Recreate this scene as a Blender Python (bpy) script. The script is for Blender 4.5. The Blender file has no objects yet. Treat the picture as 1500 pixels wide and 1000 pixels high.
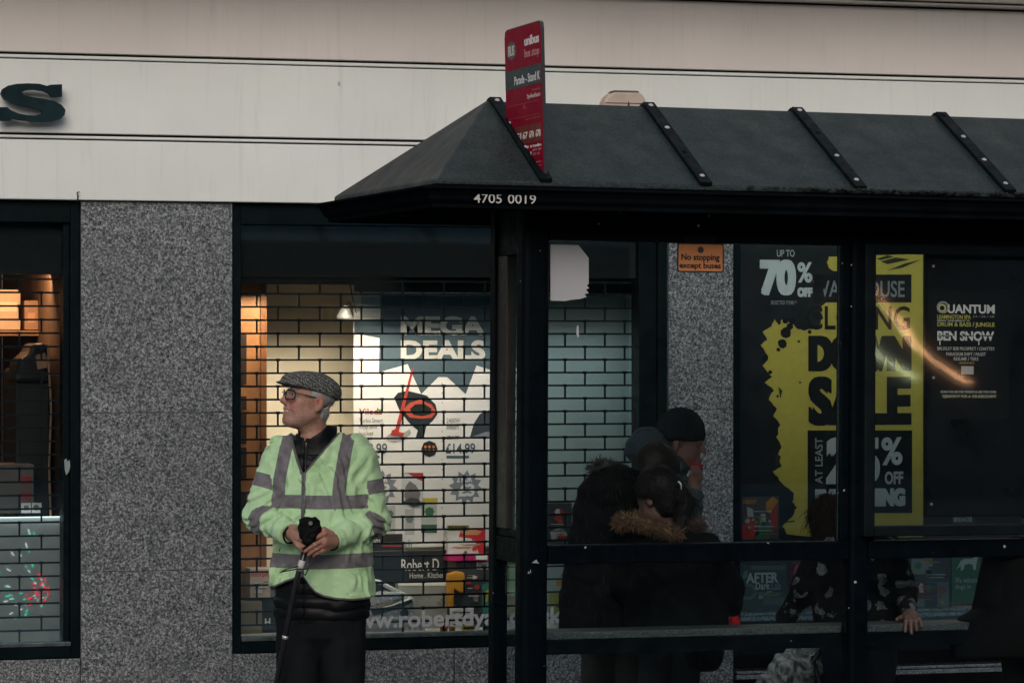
import bpy, bmesh, math, random
import numpy as np
from mathutils import Matrix, Vector
random.seed(7); np.random.seed(7)
sc = bpy.context.scene
COL = sc.collection
R = math.radians

# ------------------------------------------------------------------ camera
FPX, HZ, ZC, YAW, DW = 4600.0, 512.0, 1.80, R(16.0), 15.6   # focal length in photo px, horizon row, eye height, yaw to the wall, distance
CR = Vector((math.cos(YAW), -math.sin(YAW), 0)); CF = Vector((math.sin(YAW), math.cos(YAW), 0))
CAM = -CF * DW + Vector((0, 0, ZC))
cd = bpy.data.cameras.new('camera'); cam = bpy.data.objects.new('camera', cd); COL.objects.link(cam)
cd.sensor_width = 36; cd.lens = FPX / 1500 * 36; cd.shift_y = (HZ - 500) / 1500
cd.clip_start = .1; cd.clip_end = 2000
cam.location = CAM; cam.rotation_euler = (R(90), 0, -YAW)
sc.camera = cam

# ------------------------------------------------------------------ sky, sun, exposure (dull dusk, overcast)
SUN_D = Vector((.25, .80, -.46)).normalized()
w = bpy.data.worlds.new('World'); sc.world = w; w.use_nodes = True
wn = w.node_tree.nodes; bg = wn['Background']
sky = wn.new('ShaderNodeTexSky'); sky.sky_type = 'NISHITA'; sky.sun_disc = False
sky.sun_elevation = math.asin(-SUN_D.z); sky.sun_rotation = math.atan2(-SUN_D.x, -SUN_D.y)
sky.air_density = 1.0; sky.dust_density = 2.6; sky.ozone_density = 1.6
w.node_tree.links.new(sky.outputs[0], bg.inputs[0]); bg.inputs[1].default_value = .075
sl = bpy.data.lights.new('sun', 'SUN'); sl.energy = .66; sl.angle = R(35); sl.color = (1, .965, .905)
so = bpy.data.objects.new('sun', sl); COL.objects.link(so)
so.rotation_euler = SUN_D.to_track_quat('-Z', 'Y').to_euler()
vs = sc.view_settings; vs.view_transform = 'Standard'; vs.look = 'None'; vs.gamma = 1; vs.use_curve_mapping = False
vs.exposure = 0.52
sc.render.engine = 'CYCLES'
sc.cycles.max_bounces = 8; sc.cycles.transparent_max_bounces = 16

# ------------------------------------------------------------------ frames: a pixel of the survey photo -> metres on a real plane
I4 = Matrix.Identity(4)
def ray(px, py): return CF * FPX + CR * (px - 750) + Vector((0, 0, HZ - py))
def hit(F, d, px, py):
    Fi = F.inverted(); o = Fi @ CAM; v = Fi.to_3x3() @ ray(px, py)
    t = (d - o.y) / v.y
    p = o + v * t
    return p.x, p.z
SROT = R(2.5)
SF = Matrix.Translation(CAM + CF * 11.6 - Vector((0, 0, ZC))) @ Matrix.Rotation(SROT, 4, 'Z') @ Matrix.Rotation(R(.35), 4, 'Y')
def Bp(px, py, d=0): return hit(I4, d, px, py)
def Sp(px, py, d=0): return hit(SF, d, px, py)
def rect(F, d, a, b, c, e):                  # photo box -> x0,x1,z0,z1 on the plane
    m = (b + e) / 2; n = (a + c) / 2
    return hit(F, d, a, m)[0], hit(F, d, c, m)[0], hit(F, d, n, e)[1], hit(F, d, n, b)[1]

# ------------------------------------------------------------------ materials
class NTree:
    def __init__(s, name):
        s.m = bpy.data.materials.new(name); s.m.use_nodes = True; s.t = s.m.node_tree; s.N = s.t.nodes
        s.b = s.N['Principled BSDF']; s.out = s.N['Material Output']
    def n(s, typ, ins=None, **kw):
        nd = s.N.new('ShaderNode' + typ)
        for k, v in kw.items(): setattr(nd, k, v)
        for k, v in (ins or {}).items(): s.set(nd.inputs[k], v)
        return nd
    def set(s, inp, v):
        if hasattr(v, 'links') or isinstance(v, bpy.types.NodeSocket): s.t.links.new(v, inp)
        elif isinstance(v, (tuple, list)) and len(v) == 3 and inp.type == 'RGBA': inp.default_value = (*v, 1)
        else: inp.default_value = v
    def coord(s, which='Object'): return s.n('TexCoord').outputs[which]
    def noise(s, scale, detail=4, rough=.55, vec=None, dist=0):
        return s.n('TexNoise', {'Vector': vec or s.coord(), 'Scale': scale, 'Detail': detail, 'Roughness': rough, 'Distortion': dist}).outputs['Fac']
    def ramp(s, fac, stops, interp='LINEAR'):
        r = s.n('ValToRGB', {'Fac': fac}); r.color_ramp.interpolation = interp
        e = r.color_ramp.elements
        while len(e) < len(stops): e.new(.5)
        for x, (p, c) in zip(e, stops): x.position = p; x.color = (*c, 1) if not isinstance(c, float) else (c, c, c, 1)
        return r.outputs[0]
    def mix(s, fac, a, b, bt='MIX'):
        x = s.n('MixRGB', {'Fac': fac, 'Color1': a, 'Color2': b}); x.blend_type = bt; return x.outputs[0]
    def math(s, op, a, b=0.0, clamp=False):
        x = s.n('Math', {0: a, 1: b}); x.operation = op; x.use_clamp = clamp; return x.outputs[0]
    def bump(s, h, strength=.3, dist=.01):
        s.set(s.b.inputs['Normal'], s.n('Bump', {'Height': h, 'Strength': strength, 'Distance': dist}).outputs[0])
    def col(s, c): s.set(s.b.inputs['Base Color'], c)
    def p(s, **kw):
        for k, v in kw.items(): s.set(s.b.inputs[k.replace('_', ' ')], v)
        return s
    def attr(s, name): return s.n('Attribute', attribute_name=name).outputs['Fac']
def sc3(c, k): return tuple(min(1, x * k) for x in c)
def pmat(name, c, rough=.6, metal=0, var=.15, scale=12, bump=0, bscale=60, spec=.5):
    t = NTree(name); f = t.noise(scale, 5)
    t.col(t.ramp(f, [(.3, sc3(c, 1 - var)), (.7, sc3(c, 1 + var))]))
    t.p(Metallic=metal); t.b.inputs['Specular IOR Level'].default_value = spec
    t.p(Roughness=t.ramp(t.noise(scale * 2.3, 4), [(.3, max(0., rough - .1)), (.7, min(1., rough + .1))]))
    if bump: t.bump(t.noise(bscale, 5), bump, .01)
    return t.m
_flat = {}
def ink(c, rough=.55):
    k = (c, rough)
    if k not in _flat: _flat[k] = pmat('printed_ink', c, rough, 0, .06, 30, spec=.3)
    return _flat[k]
def emit(name, c, s):
    t = NTree(name); t.col((.02, .02, .02)); t.p(Emission_Color=c, Emission_Strength=s); return t.m
def glassmat(name, tint, refl=1.0, dirt=0.0, ior=1.45, rough=.0, coat=(1, 1, 1)):
    t = NTree(name); t.N.remove(t.b)
    tr = t.n('BsdfTransparent', {'Color': tint}); gl = t.n('BsdfGlossy', {'Color': coat, 'Roughness': rough})
    fr = t.math('MULTIPLY', t.n('Fresnel', {'IOR': ior}).outputs[0], refl, True)
    sh = t.n('MixShader', {0: fr, 1: tr.outputs[0], 2: gl.outputs[0]}).outputs[0]
    if dirt:
        df = t.n('BsdfDiffuse', {'Color': (.35, .36, .35)})
        k = t.math('MULTIPLY', t.ramp(t.noise(3.5, 8, .7, dist=.6), [(.42, 0.), (.75, 1.)]), dirt)
        sh = t.n('MixShader', {0: k, 1: sh, 2: df.outputs[0]}).outputs[0]
    t.t.links.new(sh, t.out.inputs[0]); return t.m

def granite():
    t = NTree('granite'); c = t.coord()
    a = t.noise(84, 3, .6, c); b = t.noise(165, 2, .5, c); big = t.noise(2.2, 4, .6, c)
    f = t.mix(.45, a, b)
    g = t.ramp(f, [(.36, (.012, .014, .016)), (.46, (.055, .063, .068)), (.53, (.16, .170, .176)), (.63, (.40, .41, .415))])
    pk = t.mix(t.ramp(t.noise(48, 2, .5, c), [(.6, 0.), (.7, .5)]), g, (.25, .215, .205))
    t.col(t.mix(t.ramp(big, [(.3, 0.), (.8, .35)]), pk, (.05, .055, .06)))
    t.p(Roughness=t.ramp(a, [(.3, .25), (.7, .5)])); return t.m
def blackpaint(name, c=(.0008, .0026, .0042), chips=True, rough=.42):
    t = NTree(name); co = t.coord()
    base = t.ramp(t.noise(9, 6, .6, co), [(.3, sc3(c, .7)), (.7, sc3(c, 1.5))])
    if chips:
        v = t.n('TexVoronoi', {'Vector': co, 'Scale': 16.0, 'Randomness': 1.0}).outputs['Distance']
        wob = t.math('ADD', v, t.math('MULTIPLY', t.math('SUBTRACT', t.noise(160, 3, .6, co), .5), .12))
        m1 = t.math('MULTIPLY', t.math('LESS_THAN', wob, .062), t.math('GREATER_THAN', t.noise(4, 2, .5, co), .53))
        base = t.mix(m1, base, (.36, .37, .37))
    t.col(base); t.p(Roughness=t.ramp(t.noise(25, 5, .6, co), [(.3, rough - .12), (.7, rough + .15)]))
    t.b.inputs['Specular IOR Level'].default_value = .06
    t.bump(t.noise(90, 4), .08, .004); return t.m
def roofmat():
    t = NTree('roof_sheet'); co = t.coord()
    sp = t.noise(105, 2, .5, co)
    c = t.ramp(sp, [(.36, (.0075, .012, .0122)), (.5, (.0168, .0265, .0258)), (.64, (.028, .0415, .040))])
    st = t.n('Mapping', {'Vector': co, 'Scale': (5.0, 1.2, 1.2)}).outputs[0]
    c = t.mix(t.ramp(t.noise(3, 6, .65, st, 1.0), [(.45, 0.), (.8, .35)]), c, (.009, .0145, .015))
    t.col(c); t.p(Roughness=t.ramp(t.noise(8, 5), [(.3, .42), (.7, .62)])); t.bump(sp, .12, .003)
    t.b.inputs['Specular IOR Level'].default_value = .35
    return t.m
def fasciamat(name, c):
    t = NTree(name); co = t.coord()
    b = t.ramp(t.noise(1.3, 6, .6, co), [(.3, sc3(c, .93)), (.7, sc3(c, 1.05))])
    st = t.n('Mapping', {'Vector': co, 'Scale': (9.0, 9.0, .6)}).outputs[0]
    b = t.mix(t.ramp(t.noise(2.2, 8, .7, st, .6), [(.54, 0.), (.85, .42)]), b, sc3(c, .52))
    v = t.n('TexVoronoi', {'Vector': co, 'Scale': 3.3}).outputs['Distance']
    wob = t.math('ADD', v, t.math('MULTIPLY', t.math('SUBTRACT', t.noise(55, 3, .6, co), .5), .11))
    b = t.mix(t.math('MULTIPLY', t.math('LESS_THAN', wob, .028), .55), b, (.10, .10, .10))
    t.col(b); t.p(Roughness=.62); t.bump(t.noise(140, 4), .06, .003); return t.m
MAT = dict(
    granite=granite(), roof=roofmat(),
    black=blackpaint('black_shelter_paint'), matt=pmat('matt_black_soffit', (.004, .0055, .007), .9, 0, .3, 8, spec=0.), blackclean=blackpaint('black_batten_paint', (.0045, .0075, .0088), False, .5),
    frame=blackpaint('dark_window_frame', (.0022, .0058, .0072), False, .38),
    fascia=fasciamat('cream_white_fascia_paint', (.70, .71, .682)), fasciap=fasciamat('pinkish_white_fascia', (.68, .62, .585)),  # upper board and cornice set pinker than the lower boards
    groove=pmat('dark_trim', (.005, .008, .009), .6, spec=.2), grille=pmat('grille_steel', (.004, .010, .012), .5, spec=.2),
    sill=pmat('worn_metal_sill', (.10, .125, .125), .35, .7, .4, 20),
    wglass=glassmat('shop_glass', (.97, .98, .98), 2.2, 0, 1.5, .035, (.45, .86, 1.0)), sglass=glassmat('shelter_glass', (.93, .965, .965), .30, .007, 1.45, 0, (.6, .9, 1.0)),
    screw=pmat('steel_screw', (.62, .60, .57), .3, .6), paving=pmat('paving', (.16, .16, .155), .75, 0, .2, 6, .2, 30),
    asphalt=pmat('asphalt', (.05, .05, .052), .8, 0, .25, 40, .4, 200), brick=pmat('dull_brick', (.014, .023, .030), .9, 0, .3, 3, spec=.05),
    cream=pmat('cream_wall', (.66, .61, .48), .6, 0, .05, 3), greyw=pmat('pale_grey_panel', (.40, .43, .42), .6, 0, .06, 3),
    wood=pmat('orange_wood', (.30, .13, .045), .5, 0, .3, 6), darkroom=pmat('dark_room', (.028, .026, .026), .8),
)

# ------------------------------------------------------------------ mesh helpers
class MB:
    def __init__(s): s.v = []; s.f = []
    def add(s, v, f):
        o = len(s.v); s.v += [tuple(p) for p in v]; s.f += [tuple(i + o for i in q) for q in f]; return s
    def box(s, x0, x1, y0, y1, z0, z1):
        if x0 > x1: x0, x1 = x1, x0
        if y0 > y1: y0, y1 = y1, y0
        if z0 > z1: z0, z1 = z1, z0
        return s.add([(x, y, z) for z in (z0, z1) for y in (y0, y1) for x in (x0, x1)],
                     [(0, 2, 3, 1), (4, 5, 7, 6), (0, 1, 5, 4), (2, 6, 7, 3), (0, 4, 6, 2), (1, 3, 7, 5)])
    def slab(s, pts, y0, y1):                # outline in x,z; y0 the front
        n = len(pts)
        a = sum(pts[i][0] * pts[(i + 1) % n][1] - pts[(i + 1) % n][0] * pts[i][1] for i in range(n))
        if a < 0: pts = pts[::-1]
        v = [(x, y0, z) for x, z in pts] + [(x, y1, z) for x, z in pts]
        return s.add(v, [tuple(range(n)), tuple(range(2 * n - 1, n - 1, -1))] + [(i + n, (i + 1) % n + n, (i + 1) % n, i) for i in range(n)])
    def bar(s, a, b, wx, wz, up=(0, 0, 1)):  # a box between two points
        a = Vector(a); b = Vector(b); d = (b - a).normalized(); u = Vector(up)
        r = d.cross(u).normalized() * wx / 2; u = r.cross(d).normalized() * wz / 2
        v = [p + r * i + u * j for p in (a, b) for j in (-1, 1) for i in (-1, 1)]
        return s.add(v, [(0, 1, 3, 2), (4, 6, 7, 5), (0, 4, 5, 1), (2, 3, 7, 6), (0, 2, 6, 4), (1, 5, 7, 3)])
    def tube(s, pts, r, n=10, closed=False):
        pts = [Vector(p) for p in pts]; m = len(pts); rs = r if isinstance(r, (list, tuple)) else [r] * m
        v = []; nrm = None
        for i, p in enumerate(pts):
            if closed: t = pts[(i + 1) % m] - pts[i - 1]
            else: t = pts[min(i + 1, m - 1)] - pts[max(i - 1, 0)]
            t.normalize()
            if nrm is None: nrm = t.orthogonal().normalized()
            nrm = (nrm - t * nrm.dot(t)).normalized(); bn = t.cross(nrm)
            v += [p + (nrm * math.cos(2 * math.pi * k / n) + bn * math.sin(2 * math.pi * k / n)) * rs[i] for k in range(n)]
        f = []
        for i in range(m if closed else m - 1):
            j = (i + 1) % m
            f += [(i * n + k, i * n + (k + 1) % n, j * n + (k + 1) % n, j * n + k) for k in range(n)]
        if not closed: f += [tuple(range(n))[::-1], tuple(range((m - 1) * n, m * n))]
        return s.add(v, f)
    def disc(s, c, r, depth, axis=(0, -1, 0), n=14, dome=0.0):
        c = Vector(c); a = Vector(axis).normalized(); u = a.orthogonal().normalized(); w_ = a.cross(u)
        ring = lambda q, rr: [q + (u * math.cos(2 * math.pi * k / n) + w_ * math.sin(2 * math.pi * k / n)) * rr for k in range(n)]
        v = ring(c, r) + ring(c + a * depth, r) + ring(c + a * (depth + dome), r * .6)
        f = [tuple(range(n))[::-1]] + [(j * n + k, j * n + (k + 1) % n, (j + 1) * n + (k + 1) % n, (j + 1) * n + k) for j in (0, 1) for k in range(n)] + [tuple(range(2 * n, 3 * n))]
        return s.add(v, f)
    def ball(s, c, r, n=12):
        rx, ry, rz = r if isinstance(r, (tuple, list)) else (r, r, r); v = []
        for i in range(1, n):
            t = math.pi * i / n
            v += [(c[0] + rx * math.sin(t) * math.cos(2 * math.pi * k / n), c[1] + ry * math.sin(t) * math.sin(2 * math.pi * k / n), c[2] + rz * math.cos(t)) for k in range(n)]
        v += [(c[0], c[1], c[2] + rz), (c[0], c[1], c[2] - rz)]; T = len(v) - 2
        f = [(i * n + k, (i + 1) * n + k, (i + 1) * n + (k + 1) % n, i * n + (k + 1) % n) for i in range(n - 2) for k in range(n)]
        f += [(T, k, (k + 1) % n) for k in range(n)] + [(T + 1, (n - 2) * n + (k + 1) % n, (n - 2) * n + k) for k in range(n)]
        return s.add(v, f)
    def mesh(s, name, mat, org=(0, 0, 0), smooth=False):
        me = bpy.data.meshes.new(name)
        me.from_pydata([(x - org[0], y - org[1], z - org[2]) for x, y, z in s.v], [], s.f); me.update()
        me.materials.append(mat)
        if smooth: me.polygons.foreach_set('use_smooth', [True] * len(me.polygons))
        return me
def tag(o, label=None, cat=None, group=None, kind=None):
    if label: o['label'] = label
    if cat: o['category'] = cat
    if group: o['group'] = group
    if kind: o['kind'] = kind
    return o
def link(name, me, parent=None, bevel=0, seg=2):
    o = bpy.data.objects.new(name, me); COL.objects.link(o)
    if parent: o.parent = parent
    if bevel:
        b = o.modifiers.new('bevel', 'BEVEL'); b.width = bevel; b.segments = seg; b.limit_method = 'ANGLE'; b.harden_normals = False
    return o
class Thing:
    def __init__(s, name, label, cat, org=(0, 0, 0), F=I4, group=None):
        s.o = bpy.data.objects.new(name, None); COL.objects.link(s.o); s.o.empty_display_size = .1
        s.F = F; s.org = Vector(org); s.o.matrix_world = F @ Matrix.Translation(s.org)
        tag(s.o, label, cat, group)
    def part(s, name, mb, mat, parent=None, bevel=0, smooth=False, label=None):
        o = link(name, mb.mesh(name, mat, s.org, smooth), parent or s.o, bevel)
        if label: o['label'] = label
        return o
    def text(s, name, body, mat, d, box, parent=None, bold=0., **kw):
        return text(name, body, mat, s.F, d, box, s.org, parent or s.o, bold, **kw)
def solo(name, label, cat, mb, mat, F=I4, org=(0, 0, 0), group=None, bevel=0, smooth=False, kind=None):
    o = link(name, mb.mesh(name, mat, org, smooth), None, bevel); o.matrix_world = F @ Matrix.Translation(Vector(org))
    return tag(o, label, cat, group, kind)
def textmesh(body, bold=0., shear=0., ext=.0, spacing=1.0):
    c = bpy.data.curves.new('t', 'FONT'); c.body = body; c.size = 1; c.offset = bold; c.extrude = ext; c.shear = shear; c.space_character = spacing
    c.resolution_u = 4; c.align_x = 'CENTER'
    o = bpy.data.objects.new('t', c)
    me = bpy.data.meshes.new_from_object(o)
    bpy.data.objects.remove(o); bpy.data.curves.remove(c)
    co = np.empty(len(me.vertices) * 3, np.float32); me.vertices.foreach_get('co', co)
    return me, co.reshape(-1, 3)
def text(name, body, mat, F, d, box, org, parent, bold=0., thick=.0008, vertical=False, local=None, shear=0., spacing=1.0, fat=None):
    x0, x1, z0, z1 = local or rect(F, d, *box)
    me, co = textmesh(body, bold, shear, .5, spacing)
    if vertical: co[:, [0, 1]] = np.stack([-co[:, 1], co[:, 0]], 1)
    lo = co.min(0); hi = co.max(0)
    if fat:                                   # heavy poster lettering: the same glyphs struck several times, a hair apart in depth
        fx, fy = fat[0] * (x1 - x0), fat[1] * (z1 - z0); mb = MB(); F_ = [tuple(p.vertices) for p in me.polygons]; bpy.data.meshes.remove(me)
        for i, (sx, sy) in enumerate(((-1, -1), (1, -1), (-1, 1), (1, 1), (0, 0), (-.4, 1), (.4, -1), (-1, 0), (1, 0))):
            mb.add([(x0 + fx + (a - lo[0]) / (hi[0] - lo[0]) * (x1 - x0 - 2 * fx) + sx * fx, d - .0002 * i - (c + .5) * thick, z0 + fy + (b - lo[1]) / (hi[1] - lo[1]) * (z1 - z0 - 2 * fy) + sy * fy) for a, b, c in co.tolist()], F_)
        return link(name, mb.mesh(name, mat, org), parent)
    q = np.empty_like(co)
    q[:, 0] = x0 + (co[:, 0] - lo[0]) / (hi[0] - lo[0]) * (x1 - x0) - org[0]
    q[:, 2] = z0 + (co[:, 1] - lo[1]) / (hi[1] - lo[1]) * (z1 - z0) - org[2]
    q[:, 1] = d - (co[:, 2] + .5) * thick - org[1]
    me.vertices.foreach_set('co', q.ravel()); me.update()
    me.name = name; me.materials.clear(); me.materials.append(mat)
    return link(name, me, parent)
def pxpoly(F, d, pts): return [hit(F, d, x, y) for x, y in pts]

# ------------------------------------------------------------------ implicit surfaces for bodies and cloth
def _hash(i): 
    n = (i[..., 0] * 73856093) ^ (i[..., 1] * 19349663) ^ (i[..., 2] * 83492791)
    n = (n ^ (n >> 13)) * 1274126177; return ((n ^ (n >> 16)) & 0xffff) / 65535.0
def vnoise(p):
    i = np.floor(p).astype(np.int64); f = p - i; f = f * f * (3 - 2 * f); r = 0
    for a in (0, 1):
        for b in (0, 1):
            for c in (0, 1):
                wt = (f[..., 0] if a else 1 - f[..., 0]) * (f[..., 1] if b else 1 - f[..., 1]) * (f[..., 2] if c else 1 - f[..., 2])
                r = r + wt * _hash(i + np.array([a, b, c]))
    return r * 2 - 1
def smin(a, b, k):
    h = np.clip(.5 + .5 * (b - a) / k, 0, 1); return b + (a - b) * h - k * h * (1 - h)
def smax(a, b, k): return -smin(-a, -b, k)
def cap(p, a, b, ra, rb):
    a = np.asarray(a, float); b = np.asarray(b, float); ba = b - a
    h = np.clip(((p - a) @ ba) / (ba @ ba), 0, 1)
    return np.linalg.norm(p - a - h[..., None] * ba, axis=-1) - (ra + (rb - ra) * h)
def ell(p, c, r, M=None):
    q = p - np.asarray(c, float)
    if M is not None: q = q @ M
    r = np.asarray(r, float); k0 = np.linalg.norm(q / r, axis=-1); k1 = np.linalg.norm(q / (r * r), axis=-1) + 1e-9
    return k0 * (k0 - 1) / k1
def chain(p, secs, pw=2.0):                  # sections (z, cx, cy, rx, ry), z rising
    s_ = np.array(sorted(secs)); z = np.clip(p[..., 2], s_[0, 0], s_[-1, 0])
    cx, cy, rx, ry = (np.interp(z, s_[:, 0], s_[:, k]) for k in (1, 2, 3, 4))
    q = (np.abs((p[..., 0] - cx) / rx) ** pw + np.abs((p[..., 1] - cy) / ry) ** pw) ** (1 / pw)
    d = (q - 1) * np.minimum(rx, ry)
    return smax(d, np.abs(p[..., 2] - (s_[0, 0] + s_[-1, 0]) / 2) - (s_[-1, 0] - s_[0, 0]) / 2, .02)
def surfnet(fn, lo, hi, h, B=10):
    lo = np.asarray(lo, float); nb = np.ceil((np.asarray(hi, float) - lo) / (h * B)).astype(int); N = nb * B + 1
    idx = np.stack(np.meshgrid(*[np.arange(k) for k in nb], indexing='ij'), -1).reshape(-1, 3)
    dc = fn(lo + (idx + .5) * B * h)
    D = np.ones(N, np.float32)
    D[:-1, :-1, :-1] = np.where(dc < 0, -1, 1).reshape(nb).repeat(B, 0).repeat(B, 1).repeat(B, 2)
    act = idx[np.abs(dc) < B * h * 1.75 + .012]
    g = np.arange(B + 1); off = np.stack(np.meshgrid(g, g, g, indexing='ij'), -1)
    for s_ in range(0, len(act), 120):
        bl = act[s_:s_ + 120]
        val = fn(lo + (bl[:, None, None, None, :] * B + off[None]) * h)
        for (i, j, k), v in zip(bl * B, val): D[i:i + B + 1, j:j + B + 1, k:k + B + 1] = v
    S = D < 0
    cnt = sum(S[a:N[0] - 1 + a, b:N[1] - 1 + b, c:N[2] - 1 + c].astype(np.int8) for a in (0, 1) for b in (0, 1) for c in (0, 1))
    ci = np.argwhere((cnt > 0) & (cnt < 8)); vid = -np.ones(N - 1, np.int64); vid[tuple(ci.T)] = np.arange(len(ci))
    cs = [(a, b, c) for a in (0, 1) for b in (0, 1) for c in (0, 1)]
    cv = {c: D[ci[:, 0] + c[0], ci[:, 1] + c[1], ci[:, 2] + c[2]] for c in cs}
    acc = np.zeros((len(ci), 3)); num = np.zeros(len(ci))
    for c in cs:
        for ax in range(3):
            if c[ax] == 0:
                e = list(c); e[ax] = 1; d0, d1 = cv[c], cv[tuple(e)]; m = (d0 < 0) != (d1 < 0)
                t = np.where(m, d0 / np.where(m, d0 - d1, 1), 0)
                P = np.tile(np.array(c, float), (len(ci), 1)); P[:, ax] = t
                acc += P * m[:, None]; num += m
    V = lo + (ci + acc / num[:, None]) * h
    F_ = []
    for ax in range(3):
        b_, c_ = (ax + 1) % 3, (ax + 2) % 3
        s0 = np.take(S, range(N[ax] - 1), ax); s1 = np.take(S, range(1, N[ax]), ax)
        e = np.argwhere(s0 != s1); e = e[(e[:, b_] > 0) & (e[:, c_] > 0) & (e[:, b_] < N[b_] - 1) & (e[:, c_] < N[c_] - 1)]
        q = []
        for db, dc_ in ((1, 1), (0, 1), (0, 0), (1, 0)):
            x = e.copy(); x[:, b_] -= db; x[:, c_] -= dc_; q.append(vid[tuple(x.T)])
        q = np.stack(q, 1); ins = s0[tuple(e.T)]; q[~ins] = q[~ins][:, ::-1]; F_.append(q)
    F_ = np.concatenate(F_); return V, F_[(F_ >= 0).all(1)]
def npmesh(name, V, F_, mat, attrs=None):
    me = bpy.data.meshes.new(name); me.vertices.add(len(V)); me.vertices.foreach_set('co', V.astype(np.float32).ravel())
    me.loops.add(F_.size); me.loops.foreach_set('vertex_index', F_.astype(np.int32).ravel())
    me.polygons.add(len(F_)); me.polygons.foreach_set('loop_start', np.arange(0, F_.size, 4, dtype=np.int32))
    me.update(calc_edges=True); me.validate()
    me.polygons.foreach_set('use_smooth', [True] * len(me.polygons)); me.materials.append(mat)
    for k, a in (attrs or {}).items(): me.attributes.new(k, 'FLOAT', 'POINT').data.foreach_set('value', a.astype(np.float32))
    return me
def sculpt(name, fn, lo, hi, h, mat, parent, attrs=None, post=None):
    V, F_ = surfnet(fn, lo, hi, h)
    if post: V = post(V)
    at = {k: f(V) for k, f in (attrs or {}).items()}
    return link(name, npmesh(name, V, F_, mat, at), parent)

# ================================================================== GROUND
mb = MB().box(-400, 400, -400, 400, -.30, -.135); solo('ground', None, None, mb, MAT['asphalt'], kind='structure')
mb = MB().box(-60, 60, -21.0, -5.2, -.131, -.12); solo('road', None, None, mb, MAT['asphalt'], kind='structure')
mb = MB().box(-60, 60, -5.2, 30, -.1305, 0); solo('pavement', None, None, mb, MAT['paving'], kind='structure', bevel=.012)
mb = MB().box(-60, 60, -26, -21.0, -.1305, 0); solo('far_pavement', None, None, mb, MAT['paving'], kind='structure', bevel=.012)

# ================================================================== SHOP BUILDING (wall face at y=0)
X0, X1 = -7.0, 9.0
zf = Bp(300, 296)[1]                               # underside of the fascia
z1 = Bp(600, 207.5)[1]; z1b = Bp(600, 214.3)[1]; z2 = Bp(750, 98)[1]; z2b = Bp(750, 105.2)[1]; z3 = Bp(1240, 9)[1]; z3b = Bp(1240, 4)[1]
xa = lambda px, d=0: Bp(px, 600, d)[0]
zsill = Bp(356, 957)[1]; zhead = Bp(500, 322)[1]
PIL = [(xa(118), xa(339)), (xa(978), xa(1072))]
shop = Thing('shop_building', 'pale fascia shop front with granite pilasters and three wide display windows', 'shop', (0, 0, 0))
yf = -.05
mb = MB()
mb.box(X0, X1, yf, .3, zf, z1b - .004).box(X0, X1, yf, .3, z1b + .004, z1 - .006).box(X0, X1, yf, .3, z1 + .006, z2b - .003).box(X0, X1, yf - .004, .3, z2b + .003, z2 - .006)
shop.part('fascia_board', mb, MAT['fascia'], bevel=.004)
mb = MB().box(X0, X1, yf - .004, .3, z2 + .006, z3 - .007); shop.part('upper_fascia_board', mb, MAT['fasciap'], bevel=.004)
mb = MB().box(X0, X1, yf - .09, .3, z3 + .003, z3b - .003).box(X0, X1, yf - .13, .3, z3b + .004, z3b + .22).box(X0, X1, yf - .75, .3, z3b + .224, z3b + .34)  # top slab, out of view, deepened to shade the boards below
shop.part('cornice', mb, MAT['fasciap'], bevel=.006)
mb = MB().box(X0 + .01, X1 - .01, yf + .03, .29, zf + .01, z3b + .1); shop.part('fascia_backing', mb, MAT['groove'])
mb = MB().box(X0, X1, 0, 12, z3b + .345, 7.5); shop.part('upper_wall', mb, MAT['fascia'])
# granite: pilaster blocks with fine joints, and the riser below the glass
for a, b in PIL:
    mb = MB(); c = (a + b) / 2
    zj = [0, Bp(228, 835)[1], Bp(228, 604)[1], zf - .004]
    for k in range(3): mb.box(a, b, -.02, .35, zj[k] + (.0012 if k else 0), zj[k + 1] - .0012)
    shop.part('granite_pilaster', mb, MAT['granite'], bevel=.0012)
mb = MB()
for a, b in ((X0, PIL[0][0]), (PIL[0][1], PIL[1][0])):
    mb = MB(); n = max(1, round((b - a) / 1.1))
    for k in range(n): mb.box(a + (b - a) * k / n + .002, a + (b - a) * (k + 1) / n - .002, -.01, .3, 0, zsill)
    shop.part('granite_riser', mb, MAT['granite'], bevel=.003)
mb = MB().box(X0 + .05, X1 - .05, .30, .34, .02, zsill - .02); shop.part('riser_backing', mb, MAT['groove'])

def window(a, b, z0, z1_, guide=0.0):
    """dark frame, sill strip and glass; returns the frame object"""
    t = xa(118) - xa(97)
    mb = MB()
    mb.box(a + .001, a + .045, .0, .12, z0, z1_).box(b - .045, b - .001, .0, .12, z0, z1_)
    mb.box(a + .045, b - .045, .0, .12, z1_ - .10, z1_).box(a + .045, b - .045, -.012, .12, z0 + .001, z0 + .055)
    if guide: mb.box(b - guide, b - .046, .03, .16, z0 + .056, z1_ - .101)
    fr = shop.part('shop_window', mb, MAT['frame'], bevel=.004)
    mb = MB().box(a + .045, b - .045 - guide, -.02, .05, z0 + .057, z0 + .077); shop.part('sill_strip', mb, MAT['sill'], fr, .003)
    mb = MB().box(a + .046, b - .046 - guide, .055, .061, z0 + .078, z1_ - .102); shop.part('glass', mb, MAT['wglass'], fr)
    return fr
zbot = zsill + .004; ztop = zf - .006
WL = (X0, PIL[0][0] - .003); WM = (PIL[0][1] + .003, PIL[1][0] - .003); WR = (PIL[1][1] + .003, X1)
gl = xa(978) - xa(940)
window(WL[0], WL[1], zbot, ztop); window(WM[0], WM[1], zbot, ztop, gl)
zr = Bp(1130, 905)[1]
window(WR[0], WR[1], .25, ztop)
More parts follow.
